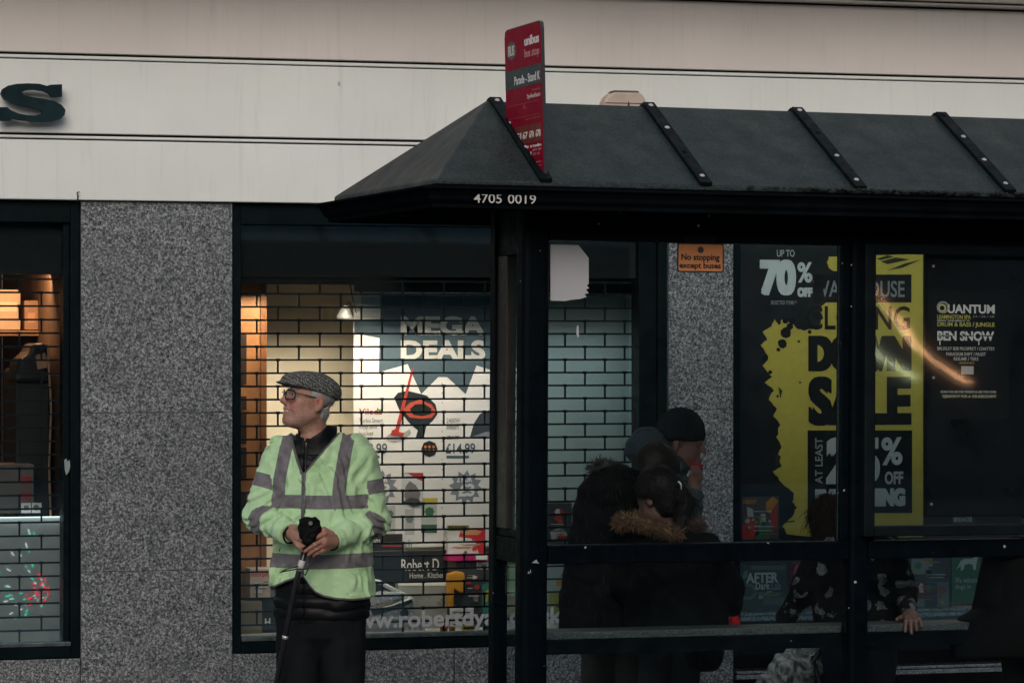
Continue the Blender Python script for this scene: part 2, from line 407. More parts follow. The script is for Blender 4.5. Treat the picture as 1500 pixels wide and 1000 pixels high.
# a second, wide door-jamb strip left of the first pilaster
mb = MB().box(WL[1] - (xa(118) - xa(95)), WL[1] - .046, .03, .16, zbot + .056, ztop - .101); shop.part('shutter_guide', mb, MAT['frame'], bevel=.003)

# steel brick-bond shutters behind the glass
GY = .13; pitch = abs(Bp(450, 600, GY)[1] - Bp(450, 619.3, GY)[1]); linkw = Bp(461, 600, GY)[0] - Bp(399.5, 600, GY)[0]
zg = Bp(500, 406, GY)[1]; xref = Bp(407, 600, GY)[0]
def grille(a, b, z0, z1_):
    mb = MB(); k = 0; z = z1_ - Bp(500, 406, GY)[1] + Bp(420, 411, GY)[1]
    zz = z; r = .0052
    while zz > z0:
        mb.box(a, b, GY - r, GY + r, zz - .0046, zz + .0046)
        n0 = math.ceil((a - xref) / linkw) - 1
        x = xref + n0 * linkw + (linkw / 2 if k % 2 else 0)
        while x < b:
            if x > a + .01: mb.box(x - .0042, x + .0042, GY - .004, GY + .004, zz - pitch + .0047, zz - .0047).box(x - .009, x + .008, GY - r - .003, GY + r + .003, zz - .0068, zz + .0068)
            x += linkw
        zz -= pitch; k += 1
    return mb
shop.part('shutter_grille', grille(WM[0] + .05, WM[1] - gl - .01, zbot + .08, zg), MAT['grille'])
shop.part('shutter_grille', grille(-4.2, WL[1] - .08, zbot + .08, zg), MAT['grille'])
mb = MB().box(WM[0] + .047, WM[1] - .047, .09, .165, zg + .004, ztop - .004); shop.part('shutter_box', mb, MAT['groove'])
mb = MB().box(-4.6, WL[1] - .05, .09, .165, zg + .004, ztop - .004); shop.part('shutter_box', mb, MAT['groove'])

# bays behind the glass
mb = MB()
a, b = WM; D_ = 1.05
mb.box(a - .02, b + .02, .17, D_ + .05, zbot + .02, zbot + .06)                      # platform
mb.box(a - .02, b + .02, .166, D_ + .05, zg + .06, zg + .10)
mb.box(a - .04, a - .022, .13, D_, zbot, ztop).box(b + .022, b + .04, .17, D_, zbot, ztop)
shop.part('display_bay', mb, MAT['greyw'])
xm_ = Bp(519, 500, .34)[0]; mb = MB().box(a - .02, xm_ - .001, .335, .345, zg - .032, zg + .0595).box(xm_ + .001, b + .018, .335, .345, zg - .068, zg + .0595); pe_ = shop.part('light_cutoff_board', mb, pmat('absorbing_black', (.0004, .0005, .0006), 1, 0, .3, 8, spec=0.))  # added black board: cuts the display lamps so the bay top stays dark
xs_ = Bp(790, 600, D_)[0]
mb = MB().box(a - .02, xs_, D_, D_ + .04, zbot + .06, zg + .06); shop.part('display_backdrop', mb, MAT['cream'])
x0, x1, z0, z1_ = rect(I4, .62, 803, 405, 985, 900)
mb = MB().box(x0, b + .019, .62, .64, zbot + .061, zg + .058); shop.part('side_backdrop', mb, pmat('dimmed_white_panel', (.30, .37, .36), .6, 0, .06, 3))  # white backdrop; dimming and teal cast of glass and reflections put into its colour
mb = MB().box(X0, WL[1] + .01, 3.2, 3.25, 0, 3.2).box(X0, WL[1] + .02, .35, 3.2, 2.75, 2.8).box(WL[1] + .012, WL[1] + .03, .17, 3.2, 0, 2.8).box(X0, WL[1] + .01, .35, 3.2, 0.02, .06)
shop.part('left_interior', mb, pmat('brown_interior', (.10, .055, .03), .7, 0, .3, 4))
mb = MB().box(WR[0] - .02, X1, 3.6, 3.65, 0, 3.2).box(WR[0] - .02, X1, .35, 3.6, 2.75, 2.8).box(WR[0] - .035, WR[0] - .021, .17, 3.6, 0, 2.8).box(WR[0] - .02, X1, .35, 3.6, 0.02, .06)
shop.part('right_interior', mb, MAT['darkroom'])
mb = MB().box(WR[0] + .05, X1 - .05, .35, .85, .20, zr - .03); shop.part('window_bed', mb, MAT['darkroom'])
for zz in (Bp(1360, 894, .1)[1], Bp(1340, 978, .1)[1]):
    mb = MB().box(WR[0] + .05, X1 - .05, .075, .20, zz - .028, zz - .006).box(WR[0] + .05, X1 - .05, .07, .20, zz, zz + .014)
    shop.part('metal_shelf_edge', mb, pmat('brushed_steel', (.45, .46, .46), .3, .8, .2, 30), bevel=.002)

def lamp(name, loc, e, size, col, rot=(0, 0, 0), spread=180):
    l = bpy.data.lights.new(name, 'AREA'); l.energy = e; l.shape = 'RECTANGLE'; l.size, l.size_y = size; l.color = col; l.spread = R(spread)
    o = bpy.data.objects.new(name, l); COL.objects.link(o); o.location = loc; o.rotation_euler = rot; o.parent = shop.o; return o
lamp('display_light', (Bp(470, 500, .2)[0], .205, zg + .045), 7.0, (.8, .07), (1, .83, .60), (R(50), 0, 0), 95)
lamp('display_light', (Bp(640, 500, .2)[0], .20, zg + .045), 2.2, (.9, .06), (1, .88, .73), (R(33), 0, 0), 80)
lamp('display_light', (Bp(860, 500, .2)[0], .205, zg + .045), .62, (.5, .08), (.78, .95, 1), (R(30), 0, 0), 90)
lamp('display_light', (Bp(560, 900, .3)[0], .22, Bp(560, 775, .2)[1]), 1.3, (1.2, .04), (1, .9, .75), (R(10), 0, 0))  # unseen fill strip added mid-window to brighten the goods below
lamp('shop_lamp', (Bp(40, 430, 1.2)[0], 1.15, Bp(40, 400, 1.2)[1]), 11, (1.0, .2), (1, .58, .30), (R(35), 0, 0))
lamp('shop_lamp', (Bp(40, 430, .4)[0], .36, Bp(40, 750, .4)[1]), 1.0, (.8, .08), (.85, 1, 1), (R(15), 0, 0))
lamp('shop_lamp', (Bp(1480, 560, 2.8)[0], 2.6, 2.4), 5, (1.2, .3), (1, .6, .35))

# ---- things fixed on the facade
def letter_s():
    o = [(207,372),(257,370),(257,423),(213,423),(200,408),(175,398),(140,392),(105,394),(84,403),(95,416),(130,425),(180,432),(225,442),(255,458),(272,480),(268,502),(250,518),(215,527),(170,530),(120,528),(70,522),(45,516),(35,526),(-12,526),(-12,468),(22,468),(36,480),(70,495),(105,502),(140,503),(165,498),(174,489),(164,478),(130,469),(80,461),(40,450),(10,434),(-6,410),(2,390),(25,376),(65,368),(110,366),(160,368),(192,377)]
    P = pxpoly(I4, yf, [(x / 2.942, y / 2.942) for x, y in o]); mb = MB(); y0, y1 = yf - .085, yf - .045
    mb.slab(P, y0, y1)
    for px_, py_ in ((45, 176), (75, 160), (12, 140)): x, z = Bp(px_, py_, yf); mb.box(x - .008, x + .008, y1 - .002, yf + .01, z - .008, z + .008)
    x, z = Bp(40, 181, yf); return mb, (x, yf, z)
mb, og = letter_s()
solo('fascia_letter', 'dark slab serif letter S standing off the white fascia', 'sign letter', mb, blackpaint('dark_teal_letter', (.008, .020, .024), False, .5), org=og)
# alarm bell box
x0, x1, za, zb = rect(I4, yf, 876, 137, 941, 168)
al = Thing('alarm_box', 'cream alarm box on the white fascia peeping over the shelter roof', 'alarm box', ((x0 + x1) / 2, yf, za))
k = (x1 - x0)
mb = MB().slab([(x0, za), (x1, za), (x1 - k * .02, zb - .05), (x1 - k * .1, zb - .012), (x1 - k * .2, zb), (x0 + k * .25, zb), (x0 + k * .1, zb - .018), (x0 + k * .02, zb - .05)], yf - .09, yf)
al.part('cover', mb, pmat('aged_cream_plastic', (.46, .37, .31), .5, 0, .12, 8), bevel=.012)
mb = MB().slab([(x0 + k * .50, za), (x0 + k * .62, za), (x0 + k * .56, zb - .045)], yf - .094, yf - .089); al.part('emblem', mb, ink((.03, .03, .03)))
mb = MB().slab([(x0 + k * .2, zb + .001), (x0 + k * .82, zb + .001), (x0 + k * .78, zb + .008), (x0 + k * .26, zb + .008)], yf - .08, yf - .01).slab([(x0 + k * .04, zb - .058), (x1 - k * .04, zb - .058), (x1 - k * .04, zb - .054), (x0 + k * .04, zb - .054)], yf - .093, yf - .0905); al.part('grime_ledge', mb, pmat('brown_grime', (.12, .075, .06), .8))
P = [Bp(x, y, -.002) for x, y in ((94, 674), (97, 671), (99, 676), (102, 673), (103, 682), (101, 690), (97, 696), (95, 688))]; shop.part('paint_chip', MB().slab(P, -.003, -.0004), ink((.22, .25, .25)))
# bent nail / cable clip at the fascia's lower edge
x0, z0 = Bp(113, 296, yf); mb = MB().tube([(x0, yf - .004, z0), (x0 + .002, yf - .012, z0 + .03), (x0 - .004, yf - .018, z0 + .042), (x0 + .008, yf - .018, z0 + .048)], .003, 6)
solo('cable_clip', 'small bent black cable clip at the lower edge of the fascia', 'clip', mb, MAT['groove'], org=(x0, yf, z0))

# ================================================================== DISPLAY IN THE MIDDLE WINDOW
PD = .62
def bx(name, label, cat, px, d, depth, c, rough=.45, group=None, bevel=.004, mat=None):
    x0, x1, z0, z1_ = rect(I4, d, *px)
    t = Thing(name, label, cat, ((x0 + x1) / 2, d, z0), group=group)
    t.part('body', MB().box(x0, x1, d, d + depth, z0, z1_), mat or pmat('carton_print', c, rough, 0, .08, 14), bevel=bevel); t.d = d
    return t
def patch(t, name, px, c, d=None, pts=None, thick=.0012, rough=.5):
    d = t.d if d is None else d
    P = pxpoly(I4, d, pts) if pts else pxpoly(I4, d, [(px[0], px[1]), (px[2], px[1]), (px[2], px[3]), (px[0], px[3])])
    return t.part(name, MB().slab(P, d - thick, d - .0001), ink(c, rough))
def printed(t, px, n, seed, cols=((.5, .5, .48), (.4, .05, .04), (.08, .1, .12), (.35, .3, .1), (.2, .22, .24)), off=.0042):
    r = random.Random(seed); x0, y0, x1, y1 = px
    for i in range(n):
        if r.random() < .6:
            w = r.uniform(.25, .7) * (x1 - x0); x = r.uniform(x0 + 1, x1 - w - 1); y = r.uniform(y0 + 2, y1 - 3); patch(t, 'print_line', (x, y, x + w, y + r.uniform(.9, 1.6)), r.choice(cols), d=t.d - off - .0002 * i)
        else:
            c, q = r.uniform(x0 + 4, x1 - 4), r.uniform(y0 + 4, y1 - 4); s_ = r.uniform(1.5, 4.5); patch(t, 'print_shape', None, r.choice(cols), d=t.d - off - .0002 * i, pts=[(c + s_ * r.uniform(.6, 1.3) * math.cos(k * 1.05), min(y1, max(y0, q + s_ * r.uniform(.5, 1.2) * math.sin(k * 1.05)))) for k in range(6)])
def star(cx, cy, r0, r1, n, rot=0): return [(cx + (r0 if i % 2 else r1) * math.cos(math.pi * i / n + rot), cy + (r0 if i % 2 else r1) * math.sin(math.pi * i / n + rot)) for i in range(2 * n)]

t = Thing('display_cabinet', 'orange brown wooden cabinet with dark slots at the left of the middle window', 'cabinet', (Bp(368, 850, .5)[0], .5, zbot + .06))
x0, x1, z0, z1_ = rect(I4, .5, 335, 412, 391, 850)
t.part('carcass', MB().box(x0, x1, .5, .95, zbot + .061, z1_), MAT['wood'], bevel=.004); t.d = .5
t.part('stile', MB().box(x1 - .035, x1 - .006, .485, .4995, zbot + .062, z1_ - .01), pmat('dark_orange_wood', (.17, .065, .022), .5, 0, .3, 8), bevel=.003)
for y0, y1_ in ((487, 562), (580, 600), (605, 650), (655, 700), (720, 760)): patch(t, 'slot', (340, y0, 361, y1_), (.035, .022, .018), thick=.004)

W_ = (.74, .72, .69); SL = (.075, .115, .14); GR = (.22, .24, .27)
x0, x1, z0, z1_ = rect(I4, PD, 518, 428, 800, 800)
t = Thing('offers_poster', 'large white offers poster headed MEGA DEALS hanging in the middle window', 'poster', ((x0 + x1) / 2, PD, z0)); t.d = PD
t.part('sheet', MB().box(x0, x1, PD, PD + .006, z0, z1_), pmat('white_poster_board', W_, .55, 0, .03, 3))
patch(t, 'grey_slip', (529, 430, 556, 466), (.45, .47, .48), thick=.002)
patch(t, 'starburst', None, SL, pts=[(557, 430), (557, 467), (519, 468), (519, 488), (556, 495), (555, 545), (597, 533), (617, 577), (642, 552), (655, 552), (682, 577), (698, 535), (730, 545), (745, 530), (785, 560), (772, 500), (795, 480), (775, 430)])
LT = (.56, .55, .50)
t.text('lettering', 'MEGA', ink(LT), PD - .0013, (587, 463, 711, 491), bold=.045); t.text('lettering', 'DEALS', ink(LT), PD - .0013, (587, 498, 711, 527), bold=.045)
# mop and bucket picture
bk = patch(t, 'bucket_picture', None, (.02, .03, .035), pts=[(577, 582), (583, 575), (597, 572), (625, 579), (638, 592), (641, 606), (634, 616), (624, 625), (622, 636), (616, 643), (609, 640), (612, 630), (602, 622), (586, 603)])
patch(t, 'bucket_picture', None, (.50, .09, .05), d=PD - .0013, pts=[(590, 600), (600, 590), (615, 585), (632, 592), (639, 603), (632, 612), (615, 613), (600, 611)])
patch(t, 'bucket_picture', None, (.015, .02, .02), d=PD - .0026, pts=[(600, 599), (608, 592), (621, 591), (632, 598), (631, 606), (618, 609), (605, 607)])
patch(t, 'mop_picture', None, (.45, .05, .04), d=PD - .004, pts=[(603, 540), (606, 540), (584, 632), (592, 634), (590, 639), (572, 637), (574, 630), (579, 628)])
patch(t, 'mop_picture', None, (.40, .40, .39), d=PD - .0013, pts=[(565, 640), (572, 634), (592, 633), (600, 628), (602, 634), (594, 643), (578, 647), (568, 645)])
patch(t, 'badge', None, (.02, .022, .025), d=PD - .0013, pts=star(629, 657, 11, 12, 8))
for i in range(6): patch(t, 'badge_dot', None, (.60, .22, .05), d=PD - .003, pts=star(623 + 6 * (i % 3), 654 + 6 * (i // 3), 1.8, 2.1, 4))
G3 = (.25, .25, .24)
t.text('lettering', 'Vileda', ink((.40, .05, .05)), PD - .0013, (526, 598, 560, 607), bold=.01)
patch(t, 'leaf_emblem', None, (.10, .25, .12), d=PD - .0013, pts=[(552, 597), (557, 600), (560, 596), (557, 606)])
for s_, b_ in (('Turbo Smart', (526, 612, 561, 619)), ('mop and', (526, 622, 552, 629)), ('bucket', (526, 631, 547, 637)), ('2400W', (654, 612, 674, 619)), ('steam', (654, 622, 672, 628))): t.text('lettering', s_, ink(G3), PD - .0013, b_, bold=.005)
for s_, b_ in (('£24.99', (526, 640, 545, 645)), ('£24.99', (654, 638, 673, 643))): t.text('lettering', s_, ink((.04, .04, .04)), PD - .0013, b_, bold=.03)
t.text('lettering', '£19.99', ink(SL), PD - .0013, (522, 649, 567, 665), bold=.012); t.text('lettering', '£14.99', ink(SL), PD - .0013, (653, 649, 696, 664), bold=.012)
patch(t, 'price_strip', (654, 667, 687, 671), SL); patch(t, 'price_strip', (528, 667, 556, 671), SL)
patch(t, 'iron_picture', None, (.05, .06, .075), pts=[(688, 641), (694, 620), (703, 606), (722, 598), (740, 590), (745, 636), (700, 642)])
patch(t, 'iron_picture', None, (.24, .26, .3), d=PD - .0013, pts=[(690, 640), (712, 632), (740, 633), (742, 641)])
for y_ in (678,): patch(t, 'dotted_rule', None, (.30, .42, .46), pts=[(560, y_), (716, y_), (716, y_ + 1), (560, y_ + 1)])
for x_ in (647,):
    for q in range(16): patch(t, 'dotted_rule', (x_, 560 + q * 14, x_ + 1.4, 563 + q * 14), (.30, .42, .46))
patch(t, 'price_star', None, GR, pts=star(682, 713, 18, 25, 12, .1)); patch(t, 'price_star', None, GR, pts=star(558, 713, 18, 25, 12, .1))
for s_, b_, bo in (('2 FOR', (669, 696, 692, 706), .04), ('£3', (671, 708, 695, 727), .04), ('2 FOR', (545, 696, 568, 706), .04), ('£3', (547, 708, 571, 727), .04)): t.text('lettering', s_, ink((.70, .70, .68)), PD - .0014, b_, bold=bo)
patch(t, 'product_picture', (588, 692, 620, 739), (.55, .58, .58)); patch(t, 'product_picture', None, (.42, .04, .04), d=PD - .0013, pts=[(589, 692), (620, 692), (620, 705), (611, 701), (598, 693)])
patch(t, 'product_picture', None, (.20, .18, .18), d=PD - .0013, pts=[(594, 712), (600, 704), (609, 710), (616, 722), (612, 738), (597, 738), (592, 726)])
patch(t, 'product_picture', None, (.07, .07, .075), d=PD - .0028, pts=[(590, 735), (601, 728), (612, 730), (620, 739), (605, 742)])
patch(t, 'product_picture', (617, 735, 640, 780), (.45, .50, .44)); patch(t, 'product_picture', (619, 729, 641, 735), (.55, .42, .05))
patch(t, 'product_picture', None, (.06, .17, .08), d=PD - .0013, pts=star(629, 749, 6, 7.5, 8)); patch(t, 'product_picture', (617, 768, 640, 780), (.05, .12, .08), d=PD - .0013)
patch(t, 'product_picture', (593, 745, 607, 783), (.48, .48, .47)); patch(t, 'product_picture', None, (.2, .22, .22), d=PD - .0013, pts=star(600, 760, 5, 6, 6))
patch(t, 'product_picture', (562, 740, 579, 782), (.5, .5, .48)); patch(t, 'product_picture', None, (.15, .2, .14), d=PD - .0013, pts=star(571, 752, 5, 6, 6))
for s_, b_ in (('bosch', (578, 790, 603, 803)), ('£', (654, 790, 663, 802))): t.text('lettering', s_, ink(G3), PD - .0013, b_, bold=.02)

BD = .40
def board(px, label, d=.46): 
    t = bx('display_board', label, 'sign board', px, d, .02, (.012, .013, .015), .4); return t
t = board((542, 806, 656, 868), 'wide black sign board with pale lettering under the offers poster')
t.text('lettering', 'Robert D', ink((.62, .62, .60)), t.d - .001, (588, 818, 643, 835), bold=.005); t.text('lettering', 'Home . Kitchen .', ink((.5, .5, .48)), t.d - .001, (600, 838, 655, 846), bold=.005)
t = board((520, 782, 590, 806), 'small black shelf card with a thin red stripe beside the man', .5)
t.text('lettering', 'Russell Hobbs', ink((.6, .6, .58)), t.d - .001, (510, 787, 557, 796), bold=.01); patch(t, 'red_stripe', (560, 798, 588, 800), (.4, .03, .03))
G = 'packs stacked in the middle window'
t = bx('toy_pack', 'red and white glossy pack standing on the poster edge by the shelter post', 'pack', (656, 772, 712, 818), .43, .1, (.55, .54, .52), .25, G, .012)
patch(t, 'red_print', None, (.45, .02, .03), pts=[(676, 774), (711, 774), (711, 812), (702, 812), (698, 800), (690, 788), (672, 786)]); patch(t, 'orange_print', None, (.55, .25, .10), d=t.d - .0014, pts=[(672, 776), (692, 774), (706, 778), (700, 783), (680, 783)])
patch(t, 'yellow_print', (655, 769, 687, 777), (.20, .17, .02), d=t.d - .002); t.text('lettering', 'KILROCK', ink((.02, .02, .02)), t.d - .0034, (657, 770, 685, 776), bold=.05)
printed(t, (662, 788, 708, 817), 9, 1)
t = bx('flat_box', 'magenta flat box lying on top of a dark grey appliance carton', 'box', (656, 811, 716, 821), .38, .2, (.35, .015, .10), .35, G)
patch(t, 'white_label', (697, 813, 714, 819), (.6, .6, .58))
t = bx('appliance_carton', 'dark grey appliance carton under the magenta box', 'box', (668, 822, 716, 930), .42, .25, (.045, .05, .055), .4, G)
patch(t, 'white_tag', (698, 823, 715, 833), (.65, .65, .62)); t.text('lettering', 'Dim', ink((.04, .04, .04)), t.d - .0014, (701, 824, 712, 831), bold=.02)
patch(t, 'green_print', None, (.05, .22, .20), pts=[(706, 856), (716, 852), (716, 925), (708, 925)]); patch(t, 'yellow_print', None, (.50, .36, .03), d=t.d - .0014, pts=[(708, 868), (716, 862), (714, 880), (709, 882)])
printed(t, (682, 838, 704, 888), 14, 2)
mb = MB(); P = pxpoly(I4, .36, [(656, 840), (668, 836), (679, 838), (681, 858), (676, 868), (664, 862), (663, 888), (657, 892), (655, 870)])
solo('power_drill', 'orange and black power drill standing beside the appliance carton', 'drill', mb.slab(P, .34, .40), pmat('orange_plastic', (.50, .22, .02), .4), org=(P[0][0], .36, P[5][1]), bevel=.006)
t = bx('price_card', 'white price card propped at the foot of the appliance carton', 'card', (659, 890, 694, 922), .30, .004, (.60, .60, .58), .6)
for q in range(4): patch(t, 'print_line', (663, 895 + q * 6, 690 - q * 3, 897 + q * 6), (.15, .15, .15))
t = bx('champagne_carton', 'tall pale metallic carton under the black sign board', 'box', (583, 852, 656, 930), .40, .2, (.30, .30, .27), .4, G)
patch(t, 'bright_edge', (583, 852, 656, 857), (.80, .78, .66), thick=.003)
printed(t, (586, 862, 652, 905), 9, 3, ((.22, .22, .2), (.4, .4, .37)))
for px_, c, l in (((645, 917, 656, 933), (.50, .18, .02), 'orange price ticket at the foot of the pale carton'), ((658, 917, 667, 933), (.48, .17, .02), 'second orange price ticket nearer the yellow ticket'), ((677, 915, 697, 932), (.50, .36, .02), 'yellow price ticket on the sill of the middle window'), ((707, 914, 717, 932), (.03, .30, .20), 'green price ticket on the sill beside the shelter post')):
    t = bx('price_ticket', l, 'ticket', px_, .22, .003, c, .6, 'price tickets on the sill', 0); patch(t, 'print_line', (px_[0] + 2, px_[1] + 3, px_[2] - 2, px_[1] + 6), (.05, .04, .03))
# silver steam iron / cleaner at the man's side
t = Thing('steam_cleaner', 'silver steam cleaner with a curved handle on the display shelf', 'cleaner', (Bp(565, 925, .34)[0], .34, Bp(565, 925, .34)[1])); t.d = .34
sv = pmat('silver_plastic', (.52, .54, .54), .25, .4, .1, 20); dk = pmat('dark_plastic', (.03, .032, .035), .35)
q = lambda a: pxpoly(I4, .34, a)
t.part('body', MB().slab(q([(530, 930), (530, 900), (545, 892), (575, 884), (602, 872), (607, 880), (606, 905), (603, 930)]), .31, .42), sv, bevel=.012)
t.part('upper_shell', MB().slab(q([(525, 884), (535, 872), (560, 866), (592, 866), (595, 872), (575, 880), (545, 888), (528, 894)]), .32, .41), sv, bevel=.012)
hp = q([(522, 856), (540, 849), (557, 852), (575, 862), (588, 868)]); t.part('handle', MB().tube([(x, .36, z) for x, z in hp], .011, 8), sv, smooth=True)
t.part('dark_band', MB().slab(q([(540, 893), (572, 886), (600, 876), (602, 881), (575, 892), (545, 900)]), .30, .309), dk)
x0, z0 = Bp(592, 897, .3); t.part('knob', MB().disc((x0, .309, z0), .022, .02), dk, bevel=.003)
t = bx('silver_carton', 'low grey carton with pale wave print below the steam cleaner', 'box', (500, 905, 622, 932), .26, .04, (.26, .26, .28), .4, G)
for q_ in range(4): patch(t, 'wave_print', None, (.45, .44, .47), pts=[(590 + q_ * 8, 929), (596 + q_ * 8, 916), (602 + q_ * 8, 929)])
# left-hand group behind the man
t = bx('cream_box', 'cream and red food box behind the man at hip height', 'box', (366, 832, 402, 876), .36, .12, (.50, .40, .33), .5, G)
t.text('lettering', 'morphy', ink((.42, .03, .03)), t.d - .001, (368, 837, 398, 846), bold=.02); patch(t, 'white_label', (374, 853, 384, 868), (.70, .68, .64))
printed(t, (368, 848, 400, 874), 8, 4)
t = bx('beige_crate', 'dull beige crate at the left foot of the middle window', 'crate', (352, 880, 384, 938), .36, .2, (.20, .16, .10), .6, G)
t = bx('dark_carton', 'dark carton with a white letter H behind the man', 'box', (384, 874, 425, 938), .38, .2, (.02, .022, .025), .5, G)
t.text('lettering', 'H', ink((.7, .7, .68)), t.d - .001, (388, 905, 396, 916), bold=.03)
# right of the shelter post
t = bx('vacuum_box', 'dark box with a red vacuum cleaner print behind the shelter glass', 'box', (798, 736, 838, 792), .5, .2, (.045, .05, .055), .4, G)
patch(t, 'red_print', None, (.38, .06, .03), pts=[(812, 747), (822, 745), (828, 750), (822, 756), (824, 765), (818, 768), (814, 758)]); patch(t, 'pale_print', None, (.35, .35, .34), pts=[(806, 778), (822, 770), (832, 784), (808, 790)]); patch(t, 'red_print', None, (.4, .02, .02), d=t.d - .0014, pts=[(815, 786), (825, 780), (830, 790)])
printed(t, (802, 740, 834, 788), 9, 5)
t = bx('yellow_carton', 'small yellow and orange carton seen below the shelter mid rail', 'box', (812, 866, 832, 900), .40, .1, (.25, .22, .02), .5, G)
patch(t, 'orange_print', (815, 847, 824, 858), (.5, .2, .03)); patch(t, 'black_print', (815, 884, 829, 889), (.02, .02, .02))
for k, (a_, b_) in enumerate(((828, 836), (838, 845))): t = bx('white_leaflet', ('white leaflet standing behind the small yellow carton', 'white leaflet nearest the dark parka below the mid rail')[k], 'leaflet', (a_, 844, b_, 880), .42 + .01 * k, .004, (.6, .6, .58), .6, 'leaflets in the middle window', 0)
patch(t, 'print_line', (839, 850, 844, 853), (.1, .1, .1))
t = Thing('display_spotlight', 'pale cone shaped spotlight on a black cable at the top of the middle window', 'spotlight', (Bp(505, 466, .5)[0], .5, Bp(505, 466, .5)[1]))
x0, z0 = Bp(505, 468, .5); x1, z1_ = Bp(507, 450, .5)
t.part('shade', MB().tube([(x0, .5, z0), (x0, .5, z0 + .012), (x1, .5, z1_), (x1, .5, z1_ + .01)], [.046, .044, .018, .012], 16), pmat('pale_grey_metal', (.085, .09, .09), .5), smooth=True)
t.part('cable', MB().tube([(x1, .5, z1_ + .008), (x1 + .012, .5, z1_ + .03), (x1 + .05, .49, z1_ - .03), (x1 + .03, .5, z1_ + .06), (x1 + .01, .5, zg + .07)], .004, 6), MAT['groove'], smooth=True)
# web address on the glass
t = Thing('window_lettering', 'grey web address lettering along the foot of the middle window glass', 'lettering', (Bp(700, 920, .054)[0], .054, Bp(700, 920, .054)[1]))
t.text('lettering', 'www.robertdyas.co.uk', pmat('grey_vinyl', (.36, .36, .37), .5, 0, .05), .0545, (497, 892, 824, 924), bold=.022)
x0, z0 = Bp(936, 428, .2); solo('red_glint', 'tiny glowing red ball drawn as a reflection at the top right of the middle window', 'glint', MB().ball((x0, .19, z0), .012, 8), emit('red_glint_glow', (1, .06, .08), 2.2), org=(x0, .19, z0), smooth=True)  # glowing ball stands in for a red reflection in the glass

# ================================================================== LEFT WINDOW
t = bx('shelf_unit', 'warm lit shelf of boxes at the top of the left window', 'shelf', (-40, 484, 90, 492), 1.6, .4, (.28, .14, .06), .5)
for k, (a_, b_, tp, c) in enumerate(((-30, 30, 424, (.55, .40, .28)), (36, 56, 440, (.35, .2, .12)), (56, 84, 430, (.42, .28, .18)))):
    q_ = bx('stock_box', ('wide pale box on the warm lit shelf', 'narrow brown box in the middle of the lit shelf', 'tan box at the right end of the lit shelf')[k], 'box', (a_, tp, b_, 483), 1.62, .3, c, .6, 'boxes on the lit shelf')
    patch(q_, 'printed_label', (a_ + 5, tp + 18, b_ - 5, tp + 32), sc3(c, 1.5))
t = bx('black_machine', 'tall black machine with a rounded top inside the left window', 'machine', (22, 540, 76, 760), .9, .5, (.012, .012, .013), .4, bevel=.02); 
P = pxpoly(I4, .88, [(20, 560), (26, 528), (42, 516), (46, 503), (66, 502), (72, 512), (66, 530), (76, 560)]); t.part('head', MB().slab(P, .86, 1.2), pmat('black_plastic', (.012, .012, .013), .35), bevel=.02)
patch(t, 'paper_tag', None, (.42, .26, .16), d=.86, pts=[(52, 520), (66, 516), (69, 538), (55, 541)])
t = bx('grey_carton', 'dark grey carton with two red labels low in the left window', 'box', (-20, 680, 50, 752), .7, .3, (.12, .115, .11), .6)
for y_ in (697, 720): patch(t, 'red_label', (29, y_, 46, y_ + 12), (.30, .05, .05))
t = bx('notice_card', 'pair of small white notice cards beside the grey carton', 'card', (31, 736, 61, 751), .5, .004, (.55, .55, .53), .6); patch(t, 'black_print', None, (.1, .1, .1), pts=star(53, 743, 4, 5, 8)); patch(t, 'black_print', (35, 740, 42, 747), (.15, .15, .15)); patch(t, 'gap', (45.4, 736, 46.6, 751), (.02, .02, .02))
px_ = [(70, 505), (75, 600), (72, 680), (74, 756)]; solo('hanging_cable', 'thin pale cable hanging down the right side of the left window', 'cable', MB().tube([(Bp(x, y, .45)[0], .45, Bp(x, y, .45)[1]) for x, y in px_], .006, 6), pmat('beige_cable', (.28, .17, .10), .6), org=(Bp(70, 505, .45)[0], .45, Bp(70, 505, .45)[1]), smooth=True)
t = bx('grey_screen', 'pale grey panel scattered with coloured party light spots in the left window', 'panel', (-60, 757, 92, 948), .34, .02, (.34, .38, .37), .6); dpan = t
random.seed(3)
disco = Thing('party_light_spots', 'small red green and white glowing chips drawn as party light thrown on the panel', 'lights', (Bp(70, 880, .33)[0], .33, Bp(70, 880, .33)[1])); disco.d = .336  # glowing chips stand in for light spots projected on the panel
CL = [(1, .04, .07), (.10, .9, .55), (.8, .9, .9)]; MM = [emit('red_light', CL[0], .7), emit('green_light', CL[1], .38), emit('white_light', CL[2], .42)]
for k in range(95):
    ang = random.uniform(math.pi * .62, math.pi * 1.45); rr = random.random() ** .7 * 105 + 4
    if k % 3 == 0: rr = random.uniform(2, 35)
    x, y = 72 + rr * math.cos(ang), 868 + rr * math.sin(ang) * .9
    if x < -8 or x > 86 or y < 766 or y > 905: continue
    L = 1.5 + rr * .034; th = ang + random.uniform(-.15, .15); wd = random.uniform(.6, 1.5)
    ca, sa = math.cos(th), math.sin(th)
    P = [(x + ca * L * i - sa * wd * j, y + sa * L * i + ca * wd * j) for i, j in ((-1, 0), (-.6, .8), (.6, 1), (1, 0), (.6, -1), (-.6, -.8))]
    disco.part('light_spot', MB().slab(pxpoly(I4, .336, P), .332, .336), MM[k % 3])

